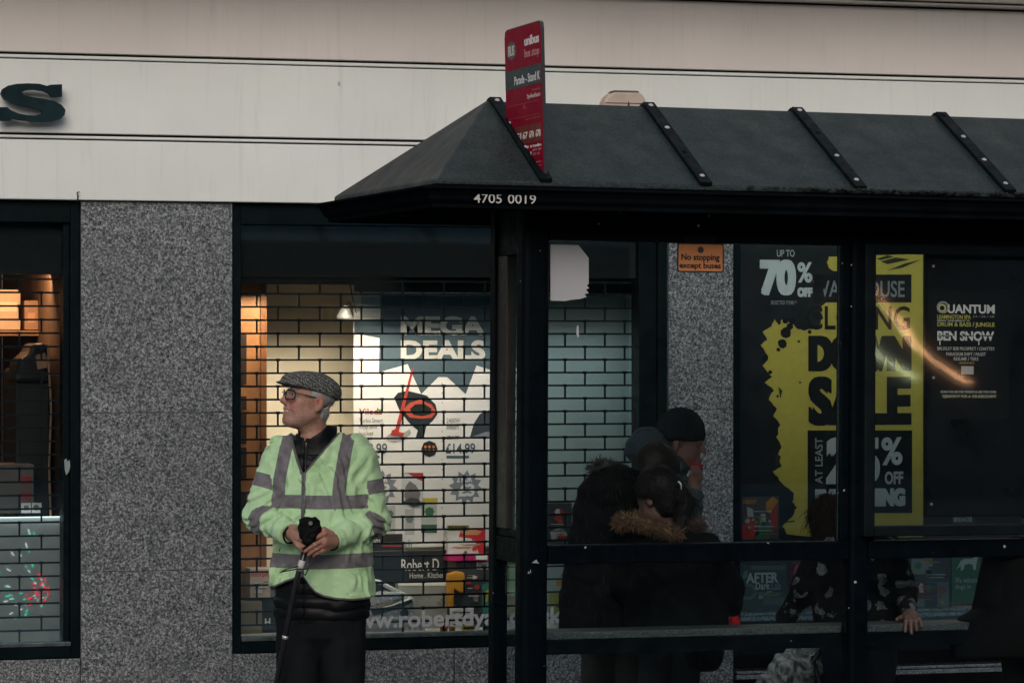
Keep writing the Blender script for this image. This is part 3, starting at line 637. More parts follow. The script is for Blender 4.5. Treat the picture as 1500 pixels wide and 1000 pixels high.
# ================================================================== RIGHT WINDOW
QD = .075
YE = (.74, .57, .11); BK = (.012, .013, .015); WH = (.66, .66, .64)
x0, x1, z0, z1_ = rect(I4, QD, 1082, 345, 1354, 795)
t = Thing('sale_poster', 'huge black and yellow CLOSING DOWN SALE poster filling the right window', 'poster', ((x0 + x1) / 2, QD, z0)); t.d = QD
t.part('sheet', MB().box(x0, x1, QD, QD + .003, z0, z1_), pmat('black_poster_print', (.013, .016, .019), .4, 0, .3, 4))
random.seed(11)
edge = [(1352, 372), (1352, 786), (1240, 787), (1180, 785), (1153, 782), (1146, 770), (1160, 757), (1168, 742), (1160, 735), (1163, 722), (1150, 712), (1140, 700), (1132, 690), (1145, 683), (1138, 670), (1145, 655), (1137, 640), (1143, 622), (1133, 610), (1138, 598), (1126, 585), (1134, 572), (1120, 560), (1131, 552), (1117, 535), (1126, 522), (1114, 505), (1124, 498), (1117, 486), (1130, 478), (1134, 467), (1141, 476), (1146, 468), (1152, 474), (1158, 466), (1166, 480), (1176, 484), (1190, 482), (1199, 478), (1206, 466), (1201, 452), (1211, 441), (1219, 443), (1230, 436), (1230, 398), (1216, 394), (1211, 384), (1214, 376)]
def rag(pts, amp):
    o = []
    for i, p in enumerate(pts):
        q = pts[(i + 1) % len(pts)]; o.append(p); L = math.hypot(q[0] - p[0], q[1] - p[1])
        if L < 40 and i > 3:
            for u in (.33, .66): o.append((p[0] + (q[0] - p[0]) * u + random.uniform(-amp, amp), p[1] + (q[1] - p[1]) * u + random.uniform(-amp, amp)))
    return o
patch(t, 'yellow_field', None, YE, pts=rag(edge, 1.3))
for cx_, cy_, r_ in ((1151, 487, 8), (1157, 478, 5), (1146, 503, 7), (1140, 512, 3), (1170, 500, 2), (1128, 545, 3), (1136, 700, 4), (1160, 470, 5), (1196, 462, 7), (1150, 470, 4), (1186, 486, 3), (1139, 580, 2), (1172, 560, 1.5), (1120, 525, 5)):
    patch(t, 'splatter', None, BK, d=QD - .0013, pts=[(cx_ + r_ * random.uniform(.85, 1.1) * math.cos(k * .7), cy_ + r_ * random.uniform(.85, 1.1) * math.sin(k * .7)) for k in range(9)])
for P in ([(1290, 383), (1312, 377), (1333, 380), (1300, 387)], [(1300, 396), (1325, 386), (1350, 380), (1322, 392)], [(1284, 379), (1300, 374), (1310, 376), (1290, 381)], [(1140, 566), (1146, 572), (1143, 584)], [(1134, 662), (1144, 668), (1139, 684)], [(1150, 763), (1164, 762), (1164, 764), (1150, 765)]): patch(t, 'brush_stroke', None, (.05, .05, .03), d=QD - .0013, pts=P)
patch(t, 'black_box', (1200, 402, 1335, 443), BK, d=QD - .0013); patch(t, 'black_box', (1183, 630, 1336, 751), BK, d=QD - .0013)
d1 = QD - .0026
def tl(s_, b_, c=BK, bo=.03, **kw): t.text('lettering', s_, ink(c), d1, b_, bold=bo, **kw)
tl('WAREHOUSE', (1191, 411, 1325, 435), (.34, .35, .35), .012); tl('CLOSING', (1181, 448, 1333, 483), BK, .015)
patch(t, 'splatter', None, BK, d=QD - .004, pts=[(1192, 402), (1206, 402), (1210, 412), (1206, 425), (1209, 440), (1200, 445), (1192, 445)])
tl('DOWN', (1184, 491, 1335, 544), BK, .02, fat=(.024, .045)); tl('SALE', (1184, 551, 1335, 623), BK, .02, fat=(.02, .04))
tl('AT LEAST', (1194, 641, 1205, 708), (.5, .5, .5), .01, vertical=True); tl('25', (1210, 640, 1289, 709), WH, .02, fat=(.055, .04)); tl('%', (1291, 640, 1322, 681), WH, .03)
tl('OFF', (1296, 690, 1323, 709), WH, .04); tl('EVERYTHING', (1194, 715, 1326, 742), WH, .02, fat=(.010, .06))
tl('UP TO', (1138, 366, 1164, 376), WH, .01); tl('70', (1113, 380, 1166, 433), (.78, .78, .76), .02, fat=(.045, .04)); tl('%', (1168, 384, 1190, 414), (.78, .78, .76), .03); tl('OFF', (1168, 421, 1190, 435), (.78, .78, .76), .02, fat=(.04, .06)); tl('SELECTED ITEMS *', (1129, 440, 1167, 446), (.40, .40, .40), .01)
# goods on the bed of the right window
G2 = 'goods in the right window'
t = bx('toy_blister_pack', 'colourful toy pack with red and green print above the mid rail in the right window', 'pack', (1087, 727, 1141, 789), .07, .004, (.10, .09, .085), .35, G2, 0)
t.text('lettering', 'NERF', ink((.6, .25, .05)), t.d - .002, (1089, 731, 1108, 738), bold=.03)
for c, P in (((.55, .05, .05), [(1087, 770), (1096, 757), (1108, 762), (1112, 780), (1104, 789), (1087, 789)]), ((.6, .25, .04), [(1122, 735), (1132, 727), (1140, 733), (1128, 752), (1122, 748)]), ((.06, .2, .10), [(1108, 770), (1118, 763), (1128, 770), (1126, 789), (1106, 789)]), ((.5, .5, .48), [(1094, 742), (1103, 745), (1104, 757), (1095, 758)]), ((.55, .55, .5), [(1114, 752), (1121, 752), (1122, 768), (1116, 770)]), ((.5, .04, .04), [(1128, 755), (1139, 738), (1139, 770), (1132, 780)])): patch(t, 'print', None, c, pts=P)
printed(t, (1089, 740, 1139, 787), 14, 6)
t = bx('game_box', 'dark green game box with a green ring print below the mid rail', 'box', (1084, 826, 1154, 888), .09, .15, (.035, .045, .045), .35, G2)
t.text('lettering', 'AFTER', ink((.62, .64, .62)), t.d - .003, (1093, 838, 1140, 853), bold=.035); t.text('lettering', 'Dark', ink((.6, .62, .6)), t.d - .003, (1107, 852, 1128, 863), bold=.02); t.text('lettering', 'Lab', ink((.30, .32, .31)), t.d - .003, (1130, 852, 1144, 863), bold=.01)
cz = [(1095 + 14 * math.cos(k * .3), 866 + 12 * math.sin(k * .3)) for k in range(21)] + [(1095 + 9 * math.cos(-k * .3), 866 + 8 * math.sin(-k * .3)) for k in range(21)]
patch(t, 'green_ring', None, (.08, .22, .10), pts=cz); patch(t, 'green_leaf', None, (.12, .26, .12), pts=[(1087, 848), (1090, 836), (1096, 835), (1094, 846)])
patch(t, 'orange_label', (1124, 865, 1131, 869), (.6, .3, .08)); patch(t, 'grey_print', (1118, 874, 1150, 885), (.12, .13, .13)); patch(t, 'grey_print', (1100, 828, 1150, 834), (.14, .14, .14))
printed(t, (1106, 864, 1152, 886), 9, 7, ((.3, .32, .32), (.15, .16, .16), (.1, .2, .11)))
t = Thing('red_watering_toy', 'curved red plastic toy with a yellow face beside the game box', 'toy', (Bp(1170, 890, .12)[0], .12, Bp(1170, 890, .12)[1])); t.d = .1
P = pxpoly(I4, .1, [(1161, 890), (1160, 835), (1164, 825), (1174, 823), (1182, 829), (1176, 834), (1172, 846), (1175, 866), (1184, 878), (1183, 888)]); t.part('body', MB().slab(P, .08, .18), pmat('red_plastic', (.38, .015, .012), .35), bevel=.012)
patch(t, 'yellow_face', None, (.5, .26, .03), d=.079, pts=[(1174, 842), (1181, 836), (1186, 850), (1182, 872), (1176, 864)]); patch(t, 'white_band', None, (.6, .6, .58), d=.079, pts=[(1163, 868), (1180, 885), (1177, 889), (1161, 874)])
t = bx('pink_tub', 'magenta plastic tub with pale slots low in the right window', 'tub', (1198, 893, 1232, 913), .09, .15, (.36, .01, .05), .4, G2, .01)
for q_ in range(5): patch(t, 'slot', (1206 + q_ * 5, 896, 1208 + q_ * 5, 904), (.5, .2, .25))
t = bx('card_rack', 'grey rack of printed cards and round stickers in the right window', 'rack', (1334, 812, 1395, 889), .12, .02, (.07, .075, .08), .5, G2)
for c, b_ in (((.34, .36, .36), (1335, 818, 1366, 841)), ((.10, .10, .10), (1356, 834, 1380, 850)), ((.22, .23, .24), (1373, 852, 1390, 888)), ((.5, .5, .48), (1357, 840, 1364, 846)), ((.28, .28, .28), (1340, 876, 1354, 888)), ((.16, .03, .03), (1384, 832, 1388, 846))): patch(t, 'card', b_, c)
for c, cx_, cy_, r_ in (((.45, .02, .02), 1350, 861, 8.5), ((.5, .24, .03), 1359, 819, 6), ((.10, .26, .12), 1360, 861, 5), ((.10, .24, .16), 1345, 828, 5), ((.42, .12, .06), 1381, 864, 5), ((.45, .34, .04), 1380, 881, 3)): patch(t, 'round_sticker', None, c, d=t.d - .0014, pts=star(cx_, cy_, r_ * .97, r_, 9))
patch(t, 'white_mark', None, (.7, .7, .68), d=t.d - .003, pts=[(1346, 858), (1349, 853), (1352, 855), (1353, 867), (1347, 867)])
printed(t, (1337, 815, 1393, 886), 16, 8)
t = bx('welcome_card', 'green card with a white dog that welcomes dogs in the right window', 'card', (1394, 812, 1436, 884), .10, .003, (.045, .16, .065), .5, G2, 0)
patch(t, 'dog_figure', None, (.62, .66, .62), pts=[(1400, 833), (1404, 828), (1407, 821), (1413, 818), (1424, 818), (1429, 813), (1433, 815), (1431, 821), (1429, 834), (1426, 834), (1425, 827), (1420, 825), (1413, 827), (1411, 834), (1407, 835), (1408, 828), (1404, 831)])
t.text('lettering', 'We welcome', ink((.55, .6, .55)), t.d - .001, (1399, 845, 1434, 853), bold=.005); t.text('lettering', 'dogs in', ink((.55, .6, .55)), t.d - .001, (1399, 855, 1422, 864), bold=.005)
t = bx('book_card', 'small dark book card with white capitals under the poster edge', 'card', (1394, 745, 1430, 769), .10, .003, (.05, .05, .05), .5, G2, 0)
for q_ in range(2): t.text('lettering', ('STREET', 'BREAKER')[q_], ink((.6, .6, .58)), t.d - .001, (1397, 748 + q_ * 9, 1425, 755 + q_ * 9), bold=.03)
# dim shelves at the back of the right shop
t = bx('wine_rack', 'dim wooden rack of small stock at the back of the right shop', 'rack', (1390, 600, 1640, 700), 2.6, .4, (.10, .035, .018), .6)
for k in range(46): patch(t, 'stock', (1394 + (k % 12) * 20, 610 + (k // 12) * 22, 1394 + (k % 12) * 20 + random.choice((8, 12, 15)), 618 + (k // 12) * 22), random.choice(((.35, .10, .05), (.3, .2, .12), (.12, .03, .02), (.4, .25, .2))), thick=.01)

# ================================================================== BUS SHELTER (local frame SF; front eave at y=0, people stand behind it)
PY = .30; BKY = 1.42; RY = .61
ze = Sp(840, 267, 0)[1]; zrg = Sp(850, 152.5, RY)[1]
xl = Sp(639, 268, 0)[0]; xap = Sp(712, 149, RY)[0]; XR = xl + 4.9
hip = xap - xl
sh = Thing('bus_shelter', 'black framed bus shelter with a hipped grey metal roof', 'bus shelter', (Sp(1000, 900, PY)[0], PY, 0), SF)
v = [(xl, 0, ze), (XR, 0, ze), (XR, BKY, ze), (xl, BKY, ze), (xap, RY, zrg), (XR - hip, RY, zrg)]
v += [(x, y, z - .02) for x, y, z in v]
mb = MB().add(v, [(0, 1, 5, 4), (1, 2, 5), (2, 3, 4, 5), (3, 0, 4), (6, 10, 11, 7), (7, 11, 8), (8, 11, 10, 9), (9, 10, 6), (0, 6, 7, 1), (1, 7, 8, 2), (2, 8, 9, 3), (3, 9, 6, 0)])
sh.part('roof', mb, MAT['roof'], bevel=.005)
# battens with screws on the front and back slopes
sl_ = Vector((0, RY, zrg - ze)); sll = sl_.length; su = sl_.normalized(); nn = Vector((0, -su.z, su.y))
xb0 = Sp(799, 267, 0)[0]; xb3 = Sp(1479, 283, 0)[0]; stp = (xb3 - xb0) / 3
bw = .024
for k in range(6):
    x = xb0 + k * stp
    if x > XR - hip + .05: break
    bm = MB(); p0 = Vector((x, 0, ze)) + nn * .001; q = []
    for wdt in (-bw, bw):
        for a_, h_ in ((-.006, 0), (sll + .004, 0), (-.006, .016), (sll + .004, .016)): q.append(p0 + Vector((wdt, 0, 0)) + su * a_ + nn * h_)
    bm.add(q, [(0, 2, 3, 1), (4, 5, 7, 6), (2, 6, 7, 3), (0, 1, 5, 4), (0, 4, 6, 2), (1, 3, 7, 5)])
    b_ = sh.part('roof_batten', bm, MAT['blackclean'], bevel=.002)
    for j, u in enumerate((.07, .37, .67, .96)):
        s_ = MB().disc(p0 + su * (sll * u) + nn * .016, .0105, .002, nn, 10, .003)
        sh.part('screw', s_, MAT['screw'] if (j * 7 + k * 3) % 5 else MAT['blackclean'], b_)
    bm = MB(); sb = Vector((0, RY - BKY, zrg - ze)); sbl = sb.length; sb.normalize(); nb_ = Vector((0, sb.z, -sb.y)); p0 = Vector((x, BKY, ze)) + nb_ * .001; q = []
    for wdt in (-bw, bw):
        for a_, h_ in ((-.006, 0), (sbl - .004, 0), (-.006, .016), (sbl - .004, .016)): q.append(p0 + Vector((wdt, 0, 0)) + sb * a_ + nb_ * h_)
    bm.add(q, [(0, 2, 3, 1), (4, 5, 7, 6), (2, 6, 7, 3), (0, 1, 5, 4), (0, 4, 6, 2), (1, 3, 7, 5)])
    sh.part('roof_batten', bm, MAT['blackclean'], bevel=.002)
# moulded gutter round the four sides (mitred ogee)
prof = [(.0, .002), (.066, -.006), (.068, -.016), (.052, -.026), (.040, -.045), (.036, -.062), (.020, -.080), (.018, -.096), (-.02, -.100), (-.06, -.098), (-.06, -.04)]
zt = Sp(700, 273.5, -.066)[1] + .006; zgb = Sp(700, 306, -.02)[1]; ks = (zt - zgb) / .10
mb = MB(); n = len(prof); cs = [(xl, 0, -1, -1), (XR, 0, 1, -1), (XR, BKY, 1, 1), (xl, BKY, -1, 1)]
vv = [(cx + sx * o, cy + sy * o, zt + dz * ks) for cx, cy, sx, sy in cs for o, dz in prof]
mb.add(vv, [(a * n + i, ((a + 1) % 4) * n + i, ((a + 1) % 4) * n + (i + 1) % n, a * n + (i + 1) % n) for a in range(4) for i in range(n)])
sh.part('gutter', mb, MAT['matt'])
mb = MB().box(xl + .05, XR - .05, .05, BKY - .05, zt - .06, zt - .045); sh.part('ceiling_panel', mb, MAT['matt'])
# moss along the eave
mb = MB(); random.seed(5)
for k in range(170):
    x = random.choice((random.gauss(Sp(1265, 282, 0)[0], .22), random.uniform(Sp(1180, 282, 0)[0], Sp(1520, 285, 0)[0]))); r_ = random.uniform(.003, .009)
    mb.ball((x, -.012 - random.random() * .025, ze - .006 + random.uniform(-.003, .004)), (r_ * 1.6, r_, r_ * .8), 5)
ms_ = sh.part('moss', mb, pmat('dark_moss', (.010, .016, .009), .9, 0, .5, 60)); ms_['kind'] = 'stuff'
sh.text('stop_number', '4705', pmat('grey_transfer', (.52, .50, .47), .5, 0, .08), -.043, (694, 284, 735, 297.5), bold=.004); sh.text('stop_number', '0019', pmat('grey_transfer', (.52, .50, .47), .5, 0, .08), -.043, (744, 285, 785, 298.5), bold=.004)
# header beam, posts, rails
S_ = lambda px, py=600, d=PY: Sp(px, py, d)
xP = [S_(781)[0], S_(1255)[0]]; xP.append(2 * xP[1] - xP[0]); xP = [x for x in xP if x < XR]; xP.append(min(XR - .3, xP[-1] + xP[1] - xP[0]))
zb0 = S_(900, 354)[1]; zm1 = S_(1000, 795)[1]; zm0 = S_(1000, 822)[1]
hw = (S_(801)[0] - S_(761)[0]) / 2
mb = MB().box(xP[0] + hw, xP[-1] - hw, PY - .035, PY + .06, zb0, zt - .046); sh.part('header_beam', mb, MAT['black'], bevel=.004)
for i, x in enumerate(xP):
    mb = MB(); hx = hw if i == 0 else .042
    pl = [(hx * c_, .05 * s__) for c_, s__ in [(math.copysign(abs(math.cos(a)) ** .45, math.cos(a)), math.copysign(abs(math.sin(a)) ** .45, math.sin(a))) for a in [2 * math.pi * k / 28 for k in range(28)]]]
    m_ = len(pl); mb.add([(x + a, PY + .012 + b, z) for z in (.0, zt - .047) for a, b in pl], [tuple(range(m_))[::-1], tuple(range(m_, 2 * m_))] + [(k, (k + 1) % m_, m_ + (k + 1) % m_, m_ + k) for k in range(m_)])
    sh.part('post', mb, MAT['black'], smooth=False)
for i in range(len(xP) - 1):
    a, b = xP[i] + (hw if i == 0 else .042), xP[i + 1] - .042
    mb = MB().box(a, b, PY - .03, PY + .035, zm0, zm1); sh.part('mid_rail', mb, MAT['black'], bevel=.004)
    mb = MB().box(b - .034 if i == 0 else a, b, PY - .02, PY + .03, zm1 + .001, zb0 - .001) if i == 0 else MB().box(a, a + .03, PY - .02, PY + .03, zm1 + .001, zb0 - .001)
    sh.part('glazing_bead', mb, MAT['black'], bevel=.003)
    mb = MB().box(a + .001, b - .036, PY + .002, PY + .010, zm1 + .001, zb0 - .001); sh.part('glass_panel', mb, MAT['sglass'])
    mb = MB().box(a + .001, b - .001, PY + .002, PY + .010, .12, zm0 - .001); sh.part('glass_panel', mb, MAT['sglass'])
    mb = MB().box(a, b, PY - .02, PY + .03, .06, .119); sh.part('bottom_rail', mb, MAT['black'], bevel=.003)
# perch bench along the back
zbn = S_(1150, 917.5, PY + .06)[1]
mb = MB().box(xP[0] + hw + .005, xP[-1] - .05, PY + .062, PY + .215, zbn - .030, zbn)
tB = NTree('bench_slab'); sp_ = tB.noise(110, 3, .6); tB.col(tB.ramp(sp_, [(.35, (.012, .018, .019)), (.5, (.035, .043, .043)), (.66, (.10, .11, .108))])); tB.p(Roughness=.5)
bn = sh.part('bench', mb, tB.m, bevel=.004)
mb = MB().box(xP[0] + hw + .005, xP[-1] - .05, PY + .052, PY + .10, zbn - .085, zbn - .031)
sh.part('bench_rail', mb, MAT['black'], bn)
for x in xP[1:]: 
    sh.part('bench_bracket', MB().box(x - .02, x + .02, PY + .101, PY + .20, zbn - .075, zbn - .0315), MAT['black'], bn)
# end panel at the left
y2 = PY + .385
x_e = xP[0]
zt_e = Sp(752, 373, PY + .2)[1]; zk1 = Sp(740, 776, PY + .2)[1]; zk0 = Sp(740, 823, PY + .2)[1]
mb = MB().box(x_e - .03, x_e + .03, y2, y2 + .06, 0, zt - .047); sh.part('post', mb, MAT['black'], bevel=.004)
mb = MB().box(x_e - .018, x_e + .018, PY + .063, y2 - .001, zt_e, zt - .048); sh.part('end_header', mb, MAT['black'], bevel=.003)
mb = MB().box(x_e - .022, x_e + .022, PY + .063, y2 - .001, zk0, zk1 - .03).box(x_e - .016, x_e + .016, PY + .063, y2 - .001, zk1 - .029, zk1); sh.part('end_rail', mb, MAT['black'], bevel=.004)
mb = MB().box(x_e - .004, x_e + .004, PY + .063, y2 - .001, zk1 + .001, zt_e - .001); sh.part('glass_panel', mb, MAT['sglass'])
mb = MB().box(x_e - .004, x_e + .004, PY + .063, y2 - .001, .1, zk0 - .001); sh.part('glass_panel', mb, MAT['sglass'])
mb = MB().box(x_e - .02, x_e + .02, y2 - .12, y2 - .002, zk1 + .001, zt_e - .001); sh.part('glazing_bead', mb, pmat('brown_black_bead', (.022, .016, .014), .4), bevel=.003)
for px_, py_ in ((1023, 330), (1252, 852), (1472, 800)): 
    x, z = S_(px_, py_, PY - .035); sh.part('rivet', MB().disc((x, PY - (.035 if py_ < 500 else .031 if px_ > 1300 else .04), z), .006, .003, (0, -1, 0), 8, .002), MAT['screw'])
# scuffs on posts
for Q in ([(779, 824), (783, 821), (786, 819), (787, 822), (790, 825), (785, 824)], [(777, 833), (778, 838), (776, 838)], [(774, 836), (776, 840), (773, 839)]):
    sh.part('scuff', MB().slab([S_(x, y, PY - .039) for x, y in Q], PY - .0395, PY - .038), ink((.30, .31, .31)))
for P, y_ in (([(725, 806), (729, 810), (733, 801), (735, 802), (732, 810), (727, 809)], PY + .40), ): pass
# display case in the second bay
xc0, xc1, zc0, zc1 = *[S_(p, 600, PY - .075)[0] for p in (1267, 1267)], *[S_(1400, q_, PY - .075)[1] for q_ in (784, 354)]
xc1 = xP[2] - .045
fw = S_(1282, 600, PY - .075)[0] - S_(1267, 600, PY - .075)[0]
zi0 = S_(1390, 769, PY - .075)[1]; zi1 = S_(1390, 373, PY - .075)[1]
yc0, yc1 = PY - .075, PY - .021
mb = MB().box(xc0, xc0 + fw, yc0, yc1, zc0, zb0 + .01).box(xc1 - fw, xc1, yc0, yc1, zc0, zb0 + .01).box(xc0 + fw, xc1 - fw, yc0, yc1, zi1, zb0 + .01).box(xc0 + fw, xc1 - fw, yc0, yc1, zc0, zi0)
fc = sh.part('display_case', mb, MAT['blackclean'], bevel=.005)
mb = MB().box(xc0 + fw, xc1 - fw, yc0 + .010, yc0 + .014, zi0, zi1); sh.part('case_glass', mb, glassmat('case_glass', (.95, .97, .97), .75, .003, 1.5, .030), fc)
xbd0 = S_(1354, 570, yc1)[0]; zbd1 = S_(1420, 376, yc1)[1]; zbd0 = S_(1420, 756, yc1)[1]
mb = MB().box(xbd0, xc1 - fw - .002, yc1 - .006, yc1 - .001, zbd0, zbd1); sh.part('case_back', mb, pmat('black_case_back', (.005, .0075, .010), .35, 0, .4, 4, spec=.25), fc)
mb = MB().box(xbd0 - .004, xbd0 + .006, yc1 - .016, yc1 - .0062, zbd0, zbd1).box(xbd0 + .0061, xc1 - fw - .002, yc1 - .016, yc1 - .0062, zbd1 - .01, zbd1).box(xbd0 + .0061, xc1 - fw - .002, yc1 - .016, yc1 - .0062, zbd0, zbd0 + .01)
sh.part('case_trim', mb, MAT['blackclean'], fc, .002)
for px_, py_ in ((1367, 390), (1367, 553), (1364, 738)):
    x, z = S_(px_, py_, yc1 - .006); sh.part('pin', MB().disc((x, yc1 - .006, z), .006, .004, (0, -1, 0), 8, .003), MAT['screw'], fc)
# ---- things carried by the shelter
pd = yc1 - .0075
x0, x1, z0, z1_ = rect(SF, pd, 1364, 424, 1478, 614)
t = Thing('gig_poster', 'small black club night poster with white and yellow lettering in the display case', 'poster', ((x0 + x1) / 2, pd, z0), SF)
t.part('sheet', MB().box(x0, x1, pd, pd + .0012, z0, z1_), pmat('black_gig_print', (.0055, .008, .0105), .45, spec=.25))
PW = (.62, .62, .60); PYL = (.45, .42, .10)
dq = pd - .0002
ring = [(1381 + 9 * math.cos(a * .35), 450 + 9 * math.sin(a * .35)) for a in range(18)] + [(1381 + 6.5 * math.cos(-a * .35), 450 + 6.5 * math.sin(-a * .35)) for a in range(18)]
t.part('emblem', MB().slab([hit(SF, pd, *p) for p in ring], pd - .0012, pd), ink((.28, .30, .27)))
for s_, b_, c, bo in (('Q', (1374, 445, 1386, 459), (.5, .5, .2), .03), ('UANTUM', (1388, 446, 1457, 459), PW, .03), ('LEAMINGTON SPA', (1373, 461, 1422, 467), PYL, .02), ('£4 / £6 / £8', (1425, 462, 1456, 465), (.3, .3, .3), .0), ("FRIDAY 22ND MARCH '19", (1373, 468, 1420, 471), (.5, .5, .5), .01), ('DRUM & BASS / JUNGLE', (1373, 472, 1457, 480), PYL, .02), ('BEN SNOW', (1373, 485, 1456, 499), PW, .035), ('BRUXLEY B2B PROSPEKT / CHATTEY', (1373, 508, 1457, 513), (.45, .45, .44), .01), ('PARADIGM SHIFT / PAGET', (1386, 516, 1444, 521), (.45, .45, .44), .01), ('RESUME / TEKS', (1397, 523, 1433, 528), (.45, .45, .44), .01), ('HOSTED BY MC D', (1405, 530, 1427, 533), (.4, .3, .1), .01), ('SCAN THE QR FOR TICKETS & USE THE CODE', (1378, 572, 1459, 576), (.5, .5, .48), .02), ("'QSNOW19' FOR A 15% DISCOUNT!", (1380, 578, 1459, 583), (.5, .48, .3), .02)):
    t.text('lettering', s_, ink(c), dq, b_, bold=bo)
for q_ in range(3):
    x0, x1, z0, z1_ = rect(SF, dq, 1374 + q_ * 30, 491, 1396 + q_ * 30, 492.5); t.part('brush_stroke', MB().box(x0, x1, dq - .0016, dq - .0009, z0, z1_), ink(BK))
for a_ in (1376, 1433):
    x0, x1, z0, z1_ = rect(SF, dq, a_, 499, a_ + 1.5, 505); t.part('paint_drip', MB().box(x0, x1, dq - .001, dq, z0, z1_), ink(PW))
x0, x1, z0, z1_ = rect(SF, dq, 1408, 536, 1426, 548); t.part('sponsor_mark', MB().box(x0, x1, dq - .001, dq, z0, z1_), ink((.42, .38, .38)))
# torn paper
yp = PY + .001
P = [hit(SF, yp, *p) for p in [(806, 358), (847, 359), (862, 378), (862, 416), (859, 418), (863, 422), (858, 424), (862, 429), (856, 431), (859, 435), (848, 438), (836, 439), (828, 441), (806, 440)]]
solo('torn_paper', 'pale grey torn paper sheet stuck in the top left corner of the shelter glass', 'paper', MB().slab(P, yp - .003, yp - .001), pmat('grey_paper', (.40, .40, .415), .7, 0, .05, 6), SF, (P[0][0], yp, P[0][1]))
P = [hit(SF, yp, *p) for p in [(845, 476), (847, 477), (848, 492), (846, 495), (844, 488)]]; solo('paper_scrap', 'tiny pale scrap of paper stuck on the shelter glass below the torn sheet', 'paper', MB().slab(P, yp - .002, yp - .0005), pmat('grey_paper', (.40, .40, .415), .7), SF, (P[0][0], yp, P[0][1]))
# notice plate
yn = PY - .037
x0, x1, z0, z1_ = rect(SF, yn, 992, 356, 1060, 399)
t = Thing('stopping_notice', 'orange plate reading No stopping except buses under the shelter header', 'sign', ((x0 + x1) / 2, yn, z0), SF)
def rr(x0, x1, z0, z1_, r):
    o = []
    for cx, cz_, a0 in ((x1 - r, z1_ - r, 0), (x0 + r, z1_ - r, 90), (x0 + r, z0 + r, 180), (x1 - r, z0 + r, 270)): o += [(cx + r * math.cos(R(a0 + k * 22.5)), cz_ + r * math.sin(R(a0 + k * 22.5))) for k in range(5)]
    return o
t.part('plate', MB().slab(rr(x0, x1, z0, z1_, .008), yn - .001, yn + .0015), ink((.012, .012, .014)))
t.part('hanger', MB().box(x0 + .03, x1 - .03, yn + .0016, yn + .03, z1_ - .012, z1_ + .03), MAT['blackclean'])
b_ = .0052; t.part('face', MB().slab(rr(x0 + b_, x1 - b_, z0 + b_, z1_ - b_, .006), yn - .0022, yn - .0011), ink((.52, .20, .075)))
t.text('lettering', 'No stopping', ink((.012, .012, .014)), yn - .0023, (998, 372, 1054, 384), bold=.03); t.text('lettering', 'except buses', ink((.012, .012, .014)), yn - .0023, (995, 384.5, 1056, 395.5), bold=.03)
cx, cz_ = hit(SF, yn, 1026, 366); rr_ = .0125
t.part('clearway_symbol', MB().slab([(cx + rr_ * math.cos(k * .4), cz_ + rr_ * math.sin(k * .4)) for k in range(16)], yn - .0032, yn - .0023), ink((.012, .012, .014)))
t.part('clearway_symbol', MB().slab([(cx + rr_ * .72 * math.cos(k * .4), cz_ + rr_ * .72 * math.sin(k * .4)) for k in range(16)], yn - .0042, yn - .0033), ink((.13, .09, .10)))
mb = MB()
for s_ in (1, -1): mb.bar((cx - rr_ * .6, yn - .0046, cz_ - s_ * rr_ * .6), (cx + rr_ * .6, yn - .0046 - .0003 * s_, cz_ + s_ * rr_ * .6), .0006, .004, (0, 0, 1))
t.part('clearway_symbol', mb, ink((.012, .012, .014)))

# ---- red stop flag, a plate standing at right angles to the kerb on the roof slope
xs = Sp(798, 262, 0)[0] + .012
depth = .43; z_t = Sp(794, 29, .02)[1]
FL = SF @ Matrix.Translation((xs, .02, ze - .0)) @ Matrix.Rotation(R(-1.7), 4, 'Y') @ Matrix.Rotation(R(-90), 4, 'Z')   # local x runs to the kerb, y thickness, z up
# plate coordinates: u = distance from kerb edge (0..depth), z height above the eave
Hh = z_t - ze; slope = (zrg - ze) / RY
Zr = (0, 0, 0)
t = Thing('bus_stop_flag', 'tall red bus stop flag reading Parade Stand K standing on the shelter roof', 'bus stop sign', Zr, FL)
RED = pmat('red_sign_enamel', (.26, .003, .022), .6, 0, .05, 5, spec=.08)
pl = [(-depth, depth * slope * 1 + .004), (0, .004), (0, Hh - .03), (-.006, Hh - .008), (-.03, Hh), (-depth + .03, Hh), (-depth + .006, Hh - .008), (-depth, Hh - .03)]
t.part('plate', MB().slab(pl, -.006, .006), pmat('dark_sign_edge', (.02, .022, .025), .5))
i_ = .004; t.part('face', MB().slab([(-depth + i_, depth * slope + .008), (-i_, .008), (-i_, Hh - .03), (-.03, Hh - i_), (-depth + .03, Hh - i_), (-depth + i_, Hh - .03)], -.0078, -.0061), RED)
def fl(u0, u1, v0, v1): return (-depth + u0 * depth, -depth + u1 * depth, v0 * Hh, v1 * Hh)   # fractions
def ftext(s_, u0, u1, v0, v1, c, bo=.01): t.text('lettering', s_, ink(c), -.0079, None, local=fl(u0, u1, v0, v1), bold=bo)
def fbox(nm, u0, u1, v0, v1, c, y0=-.0086): a, b, c0, c1 = fl(u0, u1, v0, v1); t.part(nm, MB().box(a, b, y0, -.0079, c0, c1), ink(c))
fbox('grey_band', .012, .988, .615, .735, (.028, .045, .048))
ftext('unibus', .56, .95, .865, .925, (.75, .72, .7), .03); ftext('bus stop', .56, .95, .775, .845, (.55, .25, .27), .0)
t.text('lettering', 'Parade - Stand K', ink((.70, .70, .68)), -.0088, None, local=fl(.27, .96, .635, .69), bold=.01)
